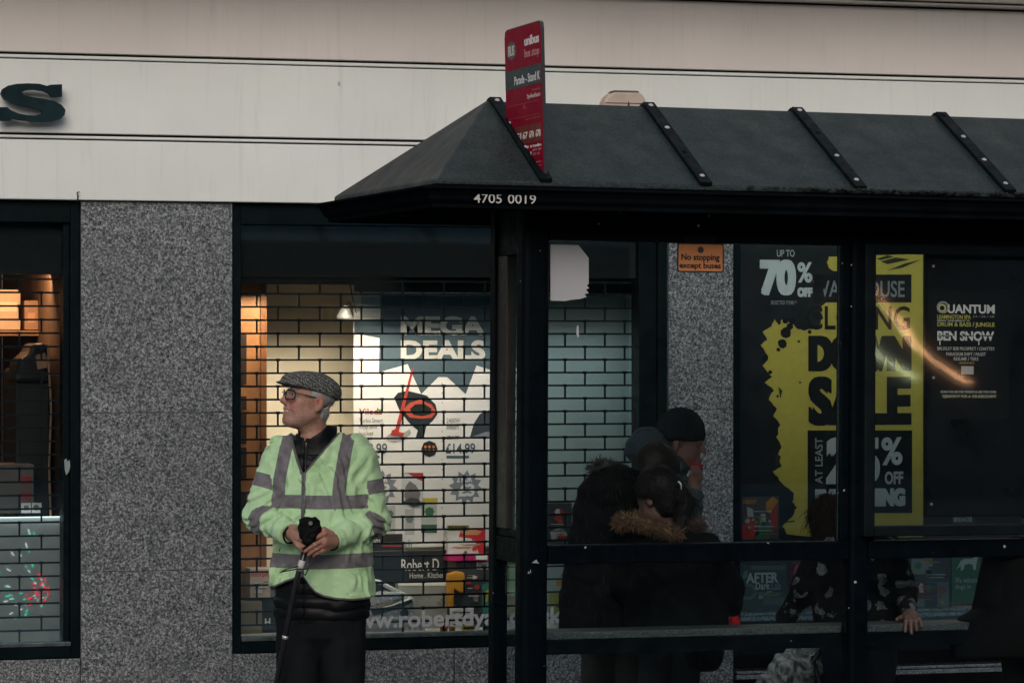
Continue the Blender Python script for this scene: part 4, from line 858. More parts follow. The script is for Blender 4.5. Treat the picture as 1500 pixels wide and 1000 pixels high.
ftext('Towards', .72, .95, .575, .59, (.32, .10, .06)); ftext('Sydenham', .60, .95, .525, .562, (.62, .5, .5), .01); fbox('rule', .05, .93, .508, .511, (.4, .06, .06)); fbox('rule', .05, .93, .425, .428, (.4, .06, .06)); ftext('L', .5, .6, .475, .50, (.4, .06, .06))
ftext('Buses from this stop', .55, .95, .40, .412, (.30, .08, .05))
for k, s_ in enumerate(('G1', '67', '67A', '67B')):
    u = .27 + k * .175; fbox('route_tile', u, u + .165, .255, .37, (.17, .03, .02)); t.text('lettering', s_, ink((.72, .66, .6)), -.0088, None, local=fl(u + .02, u + .15, .285, .33), bold=.03)
ftext('traveline', .72, .95, .225, .245, (.7, .68, .66), .02); ftext('0871 200', .72, .95, .20, .215, (.45, .2, .22)); ftext('22 33', .72, .9, .175, .19, (.45, .2, .22)); 
for u, v in ((.57, .225), (.66, .225)): fbox('emblem', u, u + .035, v, v + .015, (.7, .68, .66))
ftext('U', .57, .68, .165, .20, (.7, .68, .66), .0); ftext('warwickshire', .7, .95, .125, .135, (.38, .12, .12)); ftext('stop', .75, .95, .10, .112, (.38, .12, .12))
a, b, c0, c1 = fl(.07, .33, .80, .915); cx, cz_ = (a + b) / 2, (c0 + c1) / 2
t.part('round_badge', MB().slab([(cx + (b - a) / 2 * math.cos(k * .3), cz_ + (c1 - c0) / 2 * math.sin(k * .3)) for k in range(21)], -.0086, -.0079), ink((.09, .085, .075)))
t.text('lettering', 'BUS', ink((.6, .55, .5)), -.0088, None, local=(a + .02, b - .02, cz_ - .02, cz_ + .02), bold=.02)

# ================================================================== terrace across the road (seen only as reflections)
tb = Thing('terrace_building', 'dull brick terrace across the road with dark shop windows', 'building', (0, -26, 0))
tb.part('wall', MB().box(-30, 40, -34, -26, -.1, 7.2), MAT['brick'])
lit = emit('lit_shop_pane', (1, .62, .30), 1.6); dkp = pmat('dark_pane', (.010, .016, .021), .7, spec=.05)
random.seed(2)
for k in range(16):
    x = -26 + k * 4
    wdw = tb.part('window', MB().box(x, x + 1.1, -25.97, -25.9, 4.2, 6.0), MAT['frame']); tb.part('pane', MB().box(x + .08, x + 1.02, -25.899, -25.89, 4.28, 5.92), dkp, wdw)
    wdw = tb.part('shop_window', MB().box(x - .6, x + 2.6, -25.97, -25.9, .5, 2.7), MAT['frame']); tb.part('pane', MB().box(x - .5, x + 2.5, -25.899, -25.89, .6, 2.6), dkp, wdw)

# added glowing tube across the road, shaped to mirror as a streak in the case
def mirror(px, py):
    n = (SF.to_3x3() @ Vector((0, 1, 0))).normalized(); q = SF @ Vector((0, yc0 + .01, 0)); r = ray(px, py).normalized()
    p = CAM + r * ((q - CAM).dot(n) / r.dot(n)); d = r - n * 2 * r.dot(n); t_ = (-25.6 - p.y) / d.y; return p + d * t_
for nm, pts, e in (('long', [(1278, 418, .5), (1300, 450, 1.2), (1318, 470, 3), (1330, 487, 4.5), (1342, 505, 3), (1365, 527, 2.2), (1385, 540, 2.4), (1410, 556, 3), (1425, 561, .8)], 13),):
    P = [mirror(a, b) for a, b, _ in pts]; kk = (P[0] - CAM).length
    sc_ = 38 / 4600
    m_ = MB().tube(P, [c * sc_ * .9 for _, _, c in pts], 8)
    o = solo('streak_emitter', 'long glowing tube added across the road to mirror as a warm streak' if nm == 'long' else 'short glowing tube added across the road to mirror as a warm streak', 'lights', m_, emit('warm_streak_glow', (1, .50, .25), e), org=tuple(P[0]), smooth=True)

# ================================================================== PEOPLE
A = lambda *v: np.array(v, float)
def pframe(px, Z):
    P = CAM + CF * Z + CR * Z * (px - 750) / FPX; P.z = 0
    F = Matrix.Translation(P) @ Matrix.Rotation(-YAW, 4, 'Z'); k = Z / FPX
    return F, (lambda x, y, d=0.: A(((x - 750) * (Z + d) - (px - 750) * Z) / FPX, d, ZC + (HZ - y) * (1 + d / Z) * k)), k
def skinmat(c=(.36, .19, .135), name='skin'):
    t = NTree(name); co = t.coord(); rd = t.attr('ruddy')
    b = t.ramp(t.noise(38, 5, .6, co), [(.3, sc3(c, .86)), (.7, sc3(c, 1.1))])
    b = t.mix(t.math('MULTIPLY', rd, .75, True), b, (.34, .075, .065)); b = t.mix(t.math('MULTIPLY', t.attr('stubble'), .25, True), b, (.24, .18, .16))
    b = t.mix(t.math('MULTIPLY', t.math('GREATER_THAN', t.noise(95, 2, .5, co), .66), .3), b, (.19, .08, .05))
    t.col(b); t.p(Roughness=.5); t.b.inputs['Subsurface Weight'].default_value = .08; t.b.inputs['Subsurface Radius'].default_value = (.012, .004, .002)
    t.bump(t.math('ADD', t.noise(170, 4, .6, co), t.math('MULTIPLY', t.noise(55, 3, .6, t.n('Mapping', {'Vector': co, 'Scale': (1.0, 1.0, 2.4)}).outputs[0], .8), 1.6)), .5, .004); return t.m
def cloth(name, c, var=.2, rough=.85, bs=220, bump=.25, scale=14, sheen=.0):
    t = NTree(name); co = t.coord()
    t.col(t.ramp(t.noise(scale, 5, .6, co), [(.3, sc3(c, 1 - var)), (.7, sc3(c, 1 + var))])); t.p(Roughness=rough)
    t.b.inputs['Sheen Weight'].default_value = sheen; t.b.inputs['Specular IOR Level'].default_value = .1
    t.bump(t.noise(bs, 3, .6, co), bump, .003); return t.m
SKIN = skinmat()
def hvis():
    t = NTree('hi_vis_cloth'); co = t.coord()
    g = t.ramp(t.noise(9, 5, .6, co), [(.3, (.38, .58, .31)), (.7, (.48, .69, .41))])
    gr = t.ramp(t.noise(30, 5, .6, co), [(.3, (.115, .105, .115)), (.7, (.17, .16, .17))])
    m = t.math('LESS_THAN', t.attr('band'), 0.0)
    edge = t.math('LESS_THAN', t.math('ABSOLUTE', t.attr('band')), .0016)
    c = t.mix(m, g, gr); c = t.mix(t.math('MULTIPLY', edge, .55), c, (.05, .06, .05))
    c = t.mix(t.math('LESS_THAN', t.attr('piping'), 0.0), c, (.10, .10, .105))
    t.col(c); t.p(Roughness=t.mix(m, (.8, .8, .8), (.5, .5, .5)))
    t.b.inputs['Sheen Weight'].default_value = .1; t.b.inputs['Specular IOR Level'].default_value = .25
    h = t.math('ADD', t.math('MULTIPLY', t.noise(240, 3, .6, co), .4), t.math('MULTIPLY', t.noise(26, 4, .55, co, .8), 1.0))
    t.bump(h, .6, .007); return t.m

def hand(p, wrist, knuck, tips, mids, r=.0088, thumb=None, palm=.021):
    """palm from wrist to the knuckle row, four bent fingers and a thumb"""
    wv, k0, k1 = A(*wrist), A(*knuck[0]), A(*knuck[1])
    d = cap(p, wv, (k0 + k1) / 2, .026, palm)
    for u in (0, .33, .67, 1): d = smin(d, cap(p, wv + (k1 - k0) * (u - .5) * .5, k0 + (k1 - k0) * u, .014, .0125), .012)
    for i in range(4):
        kk = k0 + (k1 - k0) * i / 3; f = r * (1, 1.04, .98, .86)[i]
        f1 = smin(cap(p, kk, mids[i], f * 1.15, f), cap(p, mids[i], tips[i], f, f * .85), .004)
        d = smin(d, f1, .005)
    if thumb is not None: d = smin(d, smin(cap(p, thumb[0], thumb[1], .0125, .0105), cap(p, thumb[1], thumb[2], .0105, .0085), .004), .008)
    return d

# ------------------------------------------------ elderly man in the hi-vis coat
F, M, k = pframe(470, 13.1)
man = Thing('person', 'elderly man in a pale green hi vis coat and grey tweed flat cap', 'person', (0, 0, 0), F)
HO = M(452, 584, -.02)                          # head origin, eye level
ha = R(62); hp_ = R(13)
hf = A(-math.sin(ha) * math.cos(hp_), -math.cos(ha) * math.cos(hp_), math.sin(hp_)); hl = A(math.cos(ha), -math.sin(ha), 0); hu = np.cross(hf, hl); 
HM = np.stack([hf, hl, hu], 1)                  # columns: forward, left, up
HS = .985
def hloc(p): return ((p - HO) @ HM) / HS
def hw_(f, l, u): return HO + HM @ (A(f, l, u) * HS)
def head_sdf(q):
    d = ell(q, (-.014, 0, .034), (.097, .076, .076))
    d = smin(d, ell(q, (.022, 0, -.038), (.066, .060, .088)), .03)
    for s in (1, -1): d = smin(d, cap(q, (-.005, .054 * s, -.066), (.062, .020 * s, -.106), .017, .015), .03)
    d = smin(d, ell(q, (.070, 0, -.107), (.021, .022, .018)), .022)
    for s in (1, -1):
        d = smin(d, ell(q, (.052, .046 * s, -.026), (.026, .018, .016)), .025)
        d = smin(d, ell(q, (.067, .035 * s, -.052), (.020, .016, .018)), .016); d = smin(d, ell(q, (.022, .040 * s, -.066), (.048, .020, .038)), .03); d = smin(d, ell(q, (.040, .020 * s, -.112), (.040, .022, .016)), .025)
        d = smin(d, cap(q, (.083, .010 * s, .017), (.068, .042 * s, .018), .010, .009), .014)
    for s in (1, -1): d = smax(d, -ell(q, (.097, .032 * s, -.002), (.016, .015, .012)), .010)
    for s in (1, -1): d = smin(d, ell(q, (.0745, .0315 * s, -.002), (.0125, .0125, .0125)), .003)
    for s in (1, -1): d = smin(d, cap(q, (.086, .020 * s, .0075), (.078, .044 * s, .006), .0035, .003), .005); d = smin(d, cap(q, (.085, .022 * s, -.014), (.079, .042 * s, -.013), .0045, .004), .007)
    d = smin(d, cap(q, (.084, 0, .012), (.112, 0, -.030), .0085, .012), .014)
    d = smin(d, ell(q, (.113, 0, -.034), (.0125, .0125, .011)), .008)
    for s in (1, -1): d = smin(d, ell(q, (.101, .0125 * s, -.038), (.012, .0075, .0085)), .006)
    d = smin(d, ell(q, (.080, 0, -.068), (.020, .030, .025)), .018)
    d = smax(d, -ell(q, (.098, 0, -.0745), (.024, .031, .0115)), .004)
    d = smin(d, cap(q, (.098, 0, -.063), (.082, .026, -.069), .0052, .0042), .006); d = smin(d, cap(q, (.098, 0, -.063), (.082, -.026, -.069), .0052, .0042), .006)
    d = smin(d, cap(q, (.094, 0, -.0865), (.080, .024, -.079), .0062, .0045), .006); d = smin(d, cap(q, (.094, 0, -.0865), (.080, -.024, -.079), .0062, .0045), .006)
    for s in (1, -1):                            # smile folds
        d = smax(d, -cap(q, (.101, .019 * s, -.038), (.078, .038 * s, -.074), .0042, .005), .005); d = smax(d, -cap(q, (.070, .045 * s, -.050), (.060, .046 * s, -.092), .0022, .003), .005); d = smax(d, -cap(q, (.072, .050 * s, .004), (.058, .060 * s, .010), .0016, .001), .003); d = smax(d, -cap(q, (.072, .050 * s, -.006), (.058, .061 * s, -.010), .0016, .001), .003); d = smax(d, -cap(q, (.086, .024 * s, -.021), (.074, .044 * s, -.019), .0018, .0016), .003)
        c_ = A(-.012, .074 * s, -.014); e = ell(q, c_ + A(-.004, .006 * s, .0), (.022, .0085, .036), np.array([[.97, .25 * s, 0], [-.25 * s, .97, 0], [0, 0, 1]]))
        e = smax(e, -ell(q, c_ + A(.003, .016 * s, .004), (.012, .009, .020)), .005)
        d = smin(d, e, .006); d = smin(d, ell(q, c_ + A(-.002, .002 * s, -.030), (.009, .006, .010)), .006)
    return d
NB = M(463, 655, .005)
def near(p, fn, lo, hi):
    m = ((p > lo) & (p < hi)).all(-1); d = np.full(p.shape[:-1], .2)
    if m.any(): d[m] = fn(p[m])
    return d
def body_sdf(p):
    d = near(p, lambda p_: head_sdf(hloc(p_)) * HS, HO - .26, HO + .26)
    d = smin(d, cap(p, hw_(-.030, 0, -.06), NB, .050, .056), .03)
    d = smin(d, cap(p, hw_(.035, .008, -.10), NB + A(-.01, -.032, .05), .018, .028), .02)      # loose throat
    d = smin(d, chain(p, [(M(470, y)[2], M(x, y)[0], 0, rx, ry) for y, x, rx, ry in ((645, 463, .07, .06), (680, 468, .17, .09), (760, 470, .165, .105), (850, 470, .165, .11), (900, 470, .16, .10))]), .05)
    for a, b in ((445, .082), (497, .082)): d = smin(d, cap(p, M(a, 890), M(a - (3 if a < 470 else -3), 1120), .085, .05), .03); 
    d = smin(d, cap(p, M(445, 1125), M(438, 1128, -.10), .045, .035), .02); d = smin(d, cap(p, M(500, 1125), M(502, 1128, -.10), .045, .035), .02)
    for S, E, Wr in ARMS: d = smin(d, smin(cap(p, S, E, .045, .038), cap(p, E, Wr, .038, .026), .02), .02)
    # right hand (image left): under, gripping the stick head; left hand (image right): laid across it
    HC = M(458, 792, -.27)
    d = smin(d, near(p, lambda p: hand(p, M(428, 780, -.235), (M(437, 772, -.272), M(441, 800, -.268)), [M(457, 776, -.292), M(459, 784, -.294), M(459, 792, -.292), M(456, 800, -.288)], [M(446, 771, -.305), M(448, 780, -.308), M(449, 789, -.306), M(448, 798, -.300)], thumb=(M(430, 787, -.255), M(437, 799, -.276), M(444, 807, -.280))), HC - .21, HC + .21), .012)
    d = smin(d, near(p, lambda p: hand(p, M(488, 792, -.245), (M(476, 781, -.300), M(472, 806, -.288)), [M(442, 801, -.312), M(447, 807, -.310), M(452, 812, -.302), M(457, 815, -.292)], [M(459, 789, -.326), M(461, 797, -.326), M(463, 804, -.318), M(464, 810, -.306)], thumb=(M(486, 781, -.265), M(474, 775, -.292), M(463, 780, -.302))), HC - .21, HC + .21), .012)
    return d + .0008 * vnoise(p * A(90, 90, 150)) + .0012 * vnoise(p * 42 + 5)
# shoulder, elbow, wrist: image right arm first
ARMS = [(M(531, 672, .0), M(548, 763, -.015), M(488, 791, -.215)), (M(405, 674, .0), M(380, 757, -.03), M(424, 781, -.215))]
def ruddy(V):
    q = hloc(V); r = 0
    for c, rd in (((.07, .036, -.045), .028), ((.07, -.036, -.045), .028), ((.114, 0, -.032), .016), ((-.01, .085, -.01), .02), ((-.01, -.085, -.01), .02), ((.09, 0, -.075), .022)): r = np.maximum(r, np.clip(1.25 - np.linalg.norm(q - A(*c), axis=1) / rd, 0, 1))
    hnd = np.clip(1 - np.abs(V[:, 1] + .31) / .02, 0, 1) * (V[:, 2] < 1.2); return np.maximum(r, hnd * .35)
def stub(V):
    q = hloc(V); return np.clip((-.055 - q[:, 2]) / .03, 0, 1) * np.clip((q[:, 0] + .03) / .05, 0, 1) * (q[:, 2] > -.16) * np.clip(1.3 - np.exp(-((q[:, 0] - .093) / .02) ** 2 - (q[:, 1] / .022) ** 2) * 1.5, 0, 1)
sculpt('body', body_sdf, M(350, 1150, -.36), M(590, 540, .2), .0032, SKIN, man.o, {'ruddy': ruddy, 'stubble': stub})

TS = [(640, 463, 34, .085), (652, 465, 62, .100), (668, 467, 72, .115), (700, 469, 73, .135), (735, 471, 72, .148), (765, 471.5, 71.5, .158), (808, 472, 73, .165), (850, 472, 74, .165), (880, 472, 74.5, .16)]
def torso(p, sh_=0.): return chain(p, [(M(x, y)[2], M(x, y)[0], .0, hw * k + sh_, ry + sh_) for y, x, hw, ry in TS], 2.35)
zipx = lambda z: np.interp(z, [M(0, 880)[2], M(0, 690)[2]], [M(446, 0)[0], M(447.5, 0)[0]])
def armd(p, i, g=0.):
    S, E, Wr = ARMS[i]
    return smin(cap(p, S, E, .066 + g, .062 + g), cap(p, E, Wr, .062 + g, .047 + g), .03)
def folds(p):
    f = .0085 * vnoise(p * A(13, 13, 5.0)) + .0062 * vnoise(p * A(24, 24, 14) + 7.1) + .002 * vnoise(p * 60 + 3)
    for i, sg in ((0, 1), (1, -1)):
        S, E, Wr = ARMS[i]; r = np.linalg.norm(p - E, axis=-1); g = np.exp(-(r / .11) ** 2)
        ph = (p[..., 0] * sg * .75 + p[..., 2] * .9 - p[..., 1] * .5) * 150 + 3.2 * vnoise(p * 17 + i)
        f = f + g * .0075 * np.sin(ph)
        r2 = np.linalg.norm(p - (S + A(-.05 * sg, -.05, -.05)), axis=-1); g2 = np.exp(-(r2 / .09) ** 2)
        f = f + g2 * .007 * np.sin((p[..., 0] * sg * 1.0 - p[..., 2] * .55) * 95 + 2 * vnoise(p * 12))
        ax = (Wr - E) / np.linalg.norm(Wr - E); tt = (p - E) @ ax; g3 = np.clip(tt / .1, 0, 1) * np.exp(-(((tt - .13) / .08) ** 2))
        f = f + g3 * .0075 * np.sin(tt * 120 + 5 * vnoise(p * 14))
    zc_ = M(0, 850)[2]; f = f + .006 * np.exp(-((p[..., 2] - zc_) / .09) ** 2) * np.sin(p[..., 0] * 38 + p[..., 2] * 18 + 2 * vnoise(p * 6))
    return f
hemx = [M(x, 0)[0] for x in (390, 398, 408, 420, 434, 444, 447, 451, 458, 466, 478, 495, 520, 550)]
hemz = [M(0, y)[2] for y in (860, 860, 856, 850, 845, 842, 841, 846, 856, 864, 870, 874, 876, 874)]
def vcut(p):
    z = p[..., 2]; x = p[..., 0]
    zl = M(0, 691)[2]
    xl_ = np.interp(z, [zl, M(0, 640)[2], M(0, 600)[2]], [M(446.5, 0)[0], M(429, 0)[0], M(424, 0)[0]]); xr_ = np.interp(z, [zl, M(0, 640)[2], M(0, 600)[2]], [M(447.5, 0)[0], M(490, 0)[0], M(520, 0)[0]])
    return np.maximum(np.maximum(xl_ - x, x - xr_) * .8, np.maximum(zl - z, p[..., 1] - .02))
def coat_sdf(p):
    d = torso(p); d = smin(d, smin(armd(p, 0), 1e9, .01), .022); d = smin(d, armd(p, 1), .022)
    # rounded shoulders
    d = smin(d, cap(p, M(415, 652, .01), M(522, 652, .01), .05, .05), .03)
    d = d - folds(p)
    for i in (0, 1):
        S, E, Wr = ARMS[i]; ax = (Wr - E) / np.linalg.norm(Wr - E); t = (p - Wr) @ ax
        near = np.linalg.norm(p - Wr, axis=-1) < .10
        d = np.where(near, smax(d, t - .006, .006), d)
    d = smax(d, -vcut(p), .004); d = smax(d, -cap(p, M(463, 668, .01), M(463, 600, .0), .062, .085), .006)
    hz_ = np.interp(p[..., 0], hemx, hemz); hz_ = np.where(p[..., 1] > -.03, hemz[-1], hz_)
    inner = p[..., 1] > -.19
    d = smax(d, (hz_ - p[..., 2]) * .9, .005)
    return d
def nearest_arm(V, i):
    S, E, Wr = ARMS[i]; return np.minimum(cap(V, S, E, .066, .062), cap(V, E, Wr, .062, .047))
def band(V):
    x, y, z = V.T; tz = torso(V); a0 = nearest_arm(V, 0); a1 = nearest_arm(V, 1)
    ontor = (tz < np.minimum(a0, a1) + .004)
    wob = .003 * vnoise(V * 9)
    def hb(y0, y1, sl=0): zz = z + wob + sl * x; c = (M(0, y0)[2] + M(0, y1)[2]) / 2; return np.abs(zz - c) - (M(0, y0)[2] - M(0, y1)[2]) / 2
    dt = np.minimum(hb(723, 742), hb(808, 828))
    chest = (z > M(0, 742)[2]) & (z < M(0, 665)[2] + .2)
    lx = np.interp(z, [M(0, 735)[2], M(0, 700)[2], M(0, 640)[2]], [M(410, 0)[0], M(412, 0)[0], M(424, 0)[0]]); rx = np.interp(z, [M(0, 735)[2], M(0, 700)[2], M(0, 640)[2]], [M(498, 0)[0], M(501, 0)[0], M(511, 0)[0]])
    br = np.minimum(np.abs(x - lx), np.abs(x - rx)) - .026
    br = np.maximum(br, np.maximum(M(0, 741)[2] - z, -.3 * 0 + y - .06))
    dt = np.minimum(dt, br)
    da = np.full(len(V), .1)
    for i, aa in ((0, a0), (1, a1)):
        S, E, Wr = ARMS[i]; L1 = np.linalg.norm(E - S); u1 = (E - S) / L1; L2 = np.linalg.norm(Wr - E); u2 = (Wr - E) / L2
        t1 = (V - S) @ u1; t2 = (V - E) @ u2; up = cap(V, S, E, .066, .062) < cap(V, E, Wr, .062, .047)
        b1 = np.abs(t1 - L1 * (.47 if i == 0 else .40)) - .028; b2 = np.abs(t2 - L2 * (.16 if i == 0 else .22)) - .028
        da = np.where(aa <= np.minimum(tz, .5) - .0 , np.where(up, b1, b2), da) if False else np.where((aa < tz - .004), np.where(up, b1, b2), da)
    return np.where(ontor, dt, da)
def piping(V):
    x, y, z = V.T; m = torso(V) < np.minimum(nearest_arm(V, 0), nearest_arm(V, 1)) + .01
    zl = M(0, 691)[2]
    d1 = np.abs(x - zipx(z)) - .0075; d1 = np.maximum(d1, z - zl - .01)
    d1 = np.where(y < 0, d1, .1)
    hz_ = np.interp(x, hemx, hemz); d2 = np.where(y < -.02, z - hz_ - .010, .1)
    d3 = np.where((z > zl - .005) & (y < .0), vcut(V) - .0085, .1)
    return np.where(m, np.minimum(np.minimum(d1, d2), d3), .1)
coat = sculpt('hi_vis_coat', coat_sdf, M(345, 890, -.34), M(590, 625, .22), .0042, hvis(), man.o, {'band': band, 'piping': piping})
zb = pmat('dull_zip', (.16, .16, .165), .4, .5)
def yfront(px_, py_, extra=.004):            # front surface of the coat at a pixel column
    lo_, hi_ = -.30, 0.
    P = np.array([M(px_, py_, y) for y in np.linspace(-.33, .05, 240)]); d = coat_sdf(P); j = np.argmax(d < 0); return P[j] - A(0, extra, 0)
pts = [yfront(446.6, y) for y in range(695, 752, 8)]
man_z = link('zip', MB().tube(pts, .0022, 6).mesh('zip', zb, smooth=True), coat)
q_ = yfront(446.6, 694, .006); link('zip_pull', MB().box(q_[0] - .004, q_[0] + .004, q_[1] - .006, q_[1] + .002, q_[2] - .03, q_[2] + .004).mesh('zip_pull', zb), coat, .0015)
q_ = [yfront(x, y, .0025) for x, y in ((490, 742.5), (504, 742.5), (504, 747.5), (490, 747.5))]; link('maker_tag', MB().add([tuple(v) for v in q_], [(3, 2, 1, 0)]).mesh('maker_tag', pmat('grey_tag', (.12, .11, .115), .5)), coat)

# black quilted jacket underneath: body, stand-up collar, cuffs
def puffer_sdf(p):
    d = chain(p, [(M(x, y)[2], M(x, y)[0], .0, hw * k - .026, ry - .028) for y, x, hw, ry in TS[:-2]] + [(M(x, y)[2], M(x, y)[0], .0, hw * k - .020, ry - .022) for y, x, hw, ry in ((846, 471, 69, .16), (866, 471, 70, .16), (876, 471, 74, .168), (888, 471, 75, .168), (907, 471, 72, .162))], 2.3)
    qz = p[..., 2] + .25 * np.abs(p[..., 0] - .0) * 0
    qb = np.abs(np.sin(math.pi * (qz - .012 * vnoise(p * 14)) / .052)) ** .5
    d = d - .009 * qb * (p[..., 2] < M(0, 665)[2]) - .003 * vnoise(p * 26)
    zz = p[..., 2]
    col_ = chain(p, [(M(0, 668)[2], M(463, 0)[0], .005, .092, .088), (M(0, 640)[2], M(463, 0)[0], .003, .086, .084), (M(0, 622)[2], M(465, 0)[0], .008, .084, .084)])
    col_ = smax(col_, -chain(p, [(M(0, 690)[2], M(463, 0)[0], .005, .074, .074), (M(0, 612)[2], M(463, 0)[0], .002, .072, .073)]), .004)
    top = np.interp(p[..., 0], [M(x, 0)[0] for x in (428, 436, 446, 456, 470, 484, 494)], [M(0, y)[2] for y in (626, 636, 641, 641, 632, 618, 613)])
    col_ = smax(col_, zz - np.where(p[..., 1] < .03, top, M(0, 618)[2]), .005)
    d = smin(d, col_, .012)
    zl = M(0, 700)[2]
    slot = np.maximum(np.abs(p[..., 0] - M(448, 0)[0]) - .0025, p[..., 1])
    d = smax(d, -np.maximum(slot, -(d + .006)), .003)
    for i in (0, 1):
        S, E, Wr = ARMS[i]; ax = (Wr - E) / np.linalg.norm(Wr - E)
        c = cap(p, Wr - ax * .012, Wr + ax * .016, .036, .040); t = (p - Wr) @ ax; c = smax(c, t - .022, .004); c = smax(c, -cap(p, Wr - ax * .02, Wr + ax * .2, .034, .034), .003)
        d = np.minimum(d, c)
    return d
tq = NTree('black_quilted_nylon'); tq.col((.0035, .0042, .0052)); tq.p(Roughness=.45); tq.b.inputs['Specular IOR Level'].default_value = .16; tq.bump(tq.noise(70, 4, .6, None, .5), .3, .004)
jk = sculpt('quilted_jacket', puffer_sdf, M(380, 925, -.34), M(560, 600, .22), .0045, tq.m, man.o)
zpts = [M(448.5 - (y - 650) * .035, y, -.078 - (y - 648) * .0014) for y in range(648, 694, 6)]
link('zip', MB().tube(zpts, .0018, 6).mesh('zip', pmat('dark_zip', (.05, .05, .055), .35, .5), smooth=True), jk)
link('zip_pull', MB().box(*(np.array([zpts[0][0] - .003, zpts[0][0] + .003, zpts[0][1] - .006, zpts[0][1], zpts[0][2] - .022, zpts[0][2]]))).mesh('zip_pull', zb), jk, .001)
# white shirt collar and red piping at the neck
def shirt_sdf(p):
    d = chain(p, [(M(0, 655)[2], M(463, 0)[0], .004, .069, .071), (M(0, 626)[2], M(465, 0)[0], .0, .0655, .0675)])
    d = smax(d, -chain(p, [(M(0, 670)[2], M(463, 0)[0], .004, .064, .066), (M(0, 610)[2], M(465, 0)[0], .0, .0605, .0625)]), .002)
    a = np.arctan2(p[..., 1], p[..., 0] - M(464, 0)[0])       # keep the side and back, open at the throat
    top = np.interp(p[..., 0], [M(456, 0)[0], M(470, 0)[0], M(482, 0)[0]], [M(0, 648)[2], M(0, 637)[2], M(0, 623)[2]])
    return smax(d, p[..., 2] - np.where(p[..., 1] < .02, top, M(0, 622)[2]), .003)
sculpt('shirt_collar', shirt_sdf, M(435, 665, -.09), M(492, 612, .09), .003, cloth('white_shirt', (.66, .66, .66), .05), man.o)
# trousers
def trous_sdf(p):
    d = chain(p, [(M(0, y)[2], M(470, 0)[0], 0, hw * k, ry) for y, hw, ry in ((860, 66, .14), (905, 66, .145), (930, 60, .13), (962, 22, .06))], 2.3)
    leg = 1e9
    for a, b in ((438, 434), (502, 505)):
        l_ = chain(p, [(M(0, y)[2], M(x, 0)[0], .0, hw * k, ry) for y, x, hw, ry in ((880, a + (4 if a < 470 else -3), 37, .13), (985, a, 33, .115), (1060, (a + b) / 2, 29, .10), (1122, b, 27, .10))])
        leg = np.minimum(leg, l_)
    d = smin(d, leg, .012)
    return d - .004 * vnoise(p * A(16, 16, 4)) - .003 * vnoise(p * A(30, 30, 12))
sculpt('trousers', trous_sdf, M(385, 1135, -.2), M(560, 850, .2), .0055, cloth('charcoal_trousers', (.0075, .009, .0105), .3, .8, 180), man.o)
def shoes_sdf(p):
    d = 1e9
    for a, b in ((436, 428), (504, 508)): d = np.minimum(d, smax(smin(ell(p, M(a, 1125, .02), (.05, .08, .055)), cap(p, M(a, 1130, -.02), M(b, 1134, -.15), .05, .036), .02), -p[..., 2] + .002, .004))
    return d
sculpt('shoes', shoes_sdf, M(395, 1148, -.25), M(550, 1095, .14), .006, pmat('black_leather', (.012, .011, .011), .35), man.o)
# flat cap
def cap_sdf(p):
    q = hloc(p); c, s = math.cos(.10), math.sin(.10)
    d = ell(q, (-.022, 0, .044), (.118, .092, .074))
    d = smin(d, ell(q, (.045, 0, .056), (.092, .082, .043)), .03)
    d = smin(d, ell(q, (.097, 0, .038), (.062, .070, .0125)), .015)
    bot = .034 - .10 * np.clip(-q[..., 0] + .045, 0, .2) + .02 * np.clip(q[..., 0] - .08, 0, 1)
    d = smax(d, bot - q[..., 2], .008)
    return d - .0018 * vnoise(p * 28)
tw = NTree('herringbone_tweed'); co = tw.n('Mapping', {'Vector': tw.coord(), 'Rotation': (.0, .4, .5)}).outputs[0]
vo = tw.n('TexVoronoi', {'Vector': co, 'Scale': 165.0, 'Randomness': .55}).outputs['Distance']
wv1 = tw.n('TexWave', {'Vector': co, 'Scale': 24.0, 'Distortion': 5.0, 'Detail': 3.0, 'Detail Scale': 3.0}, wave_type='BANDS', bands_direction='DIAGONAL').outputs['Fac']
f_ = tw.math('ADD', tw.math('MULTIPLY', vo, .75), tw.math('ADD', tw.math('MULTIPLY', wv1, .18), tw.math('MULTIPLY', tw.noise(210, 2), .35)))
tw.col(tw.ramp(f_, [(.42, (.010, .012, .012)), (.6, (.045, .047, .046)), (.82, (.20, .20, .19))])); tw.p(Roughness=.9); tw.bump(f_, .4, .004)
sculpt('flat_cap', cap_sdf, M(395, 605, -.17), M(510, 535, .15), .0033, tw.m, man.o)
# white hair at the back and sides
def hair_sdf(p):
    q = hloc(p); d = np.minimum(ell(q, (-.016, 0, .036), (.102, .0815, .088)), ell(q, (-.055, 0, -.045), (.045, .060, .055)))
    reg = np.maximum(q[..., 0] - np.interp(q[..., 2], [-.09, -.05, -.02, .01, .06], [-.045, -.035, -.030, .022, .030]), np.maximum(q[..., 2] - .055, -.092 - q[..., 2]))
    d = smax(d, reg, .008); d = smax(d, -ell(q, (-.02, 0, 0.02), (.085, .068, .09)), .003)
    st = q * A(60, 60, 18); return d - .0026 * vnoise(st) - .0015 * vnoise(st * 2.3)
th = NTree('white_hair'); st = th.n('Mapping', {'Vector': th.coord(), 'Scale': (90.0, 90.0, 20.0)}).outputs[0]; hn = th.noise(3, 4, .6, st)
th.col(th.ramp(hn, [(.3, (.14, .14, .145)), (.6, (.40, .40, .40)), (.8, (.60, .60, .60))])); th.p(Roughness=.6); th.bump(hn, .6, .004)
sculpt('hair', hair_sdf, M(415, 640, -.15), M(510, 560, .15), .0028, th.m, man.o)
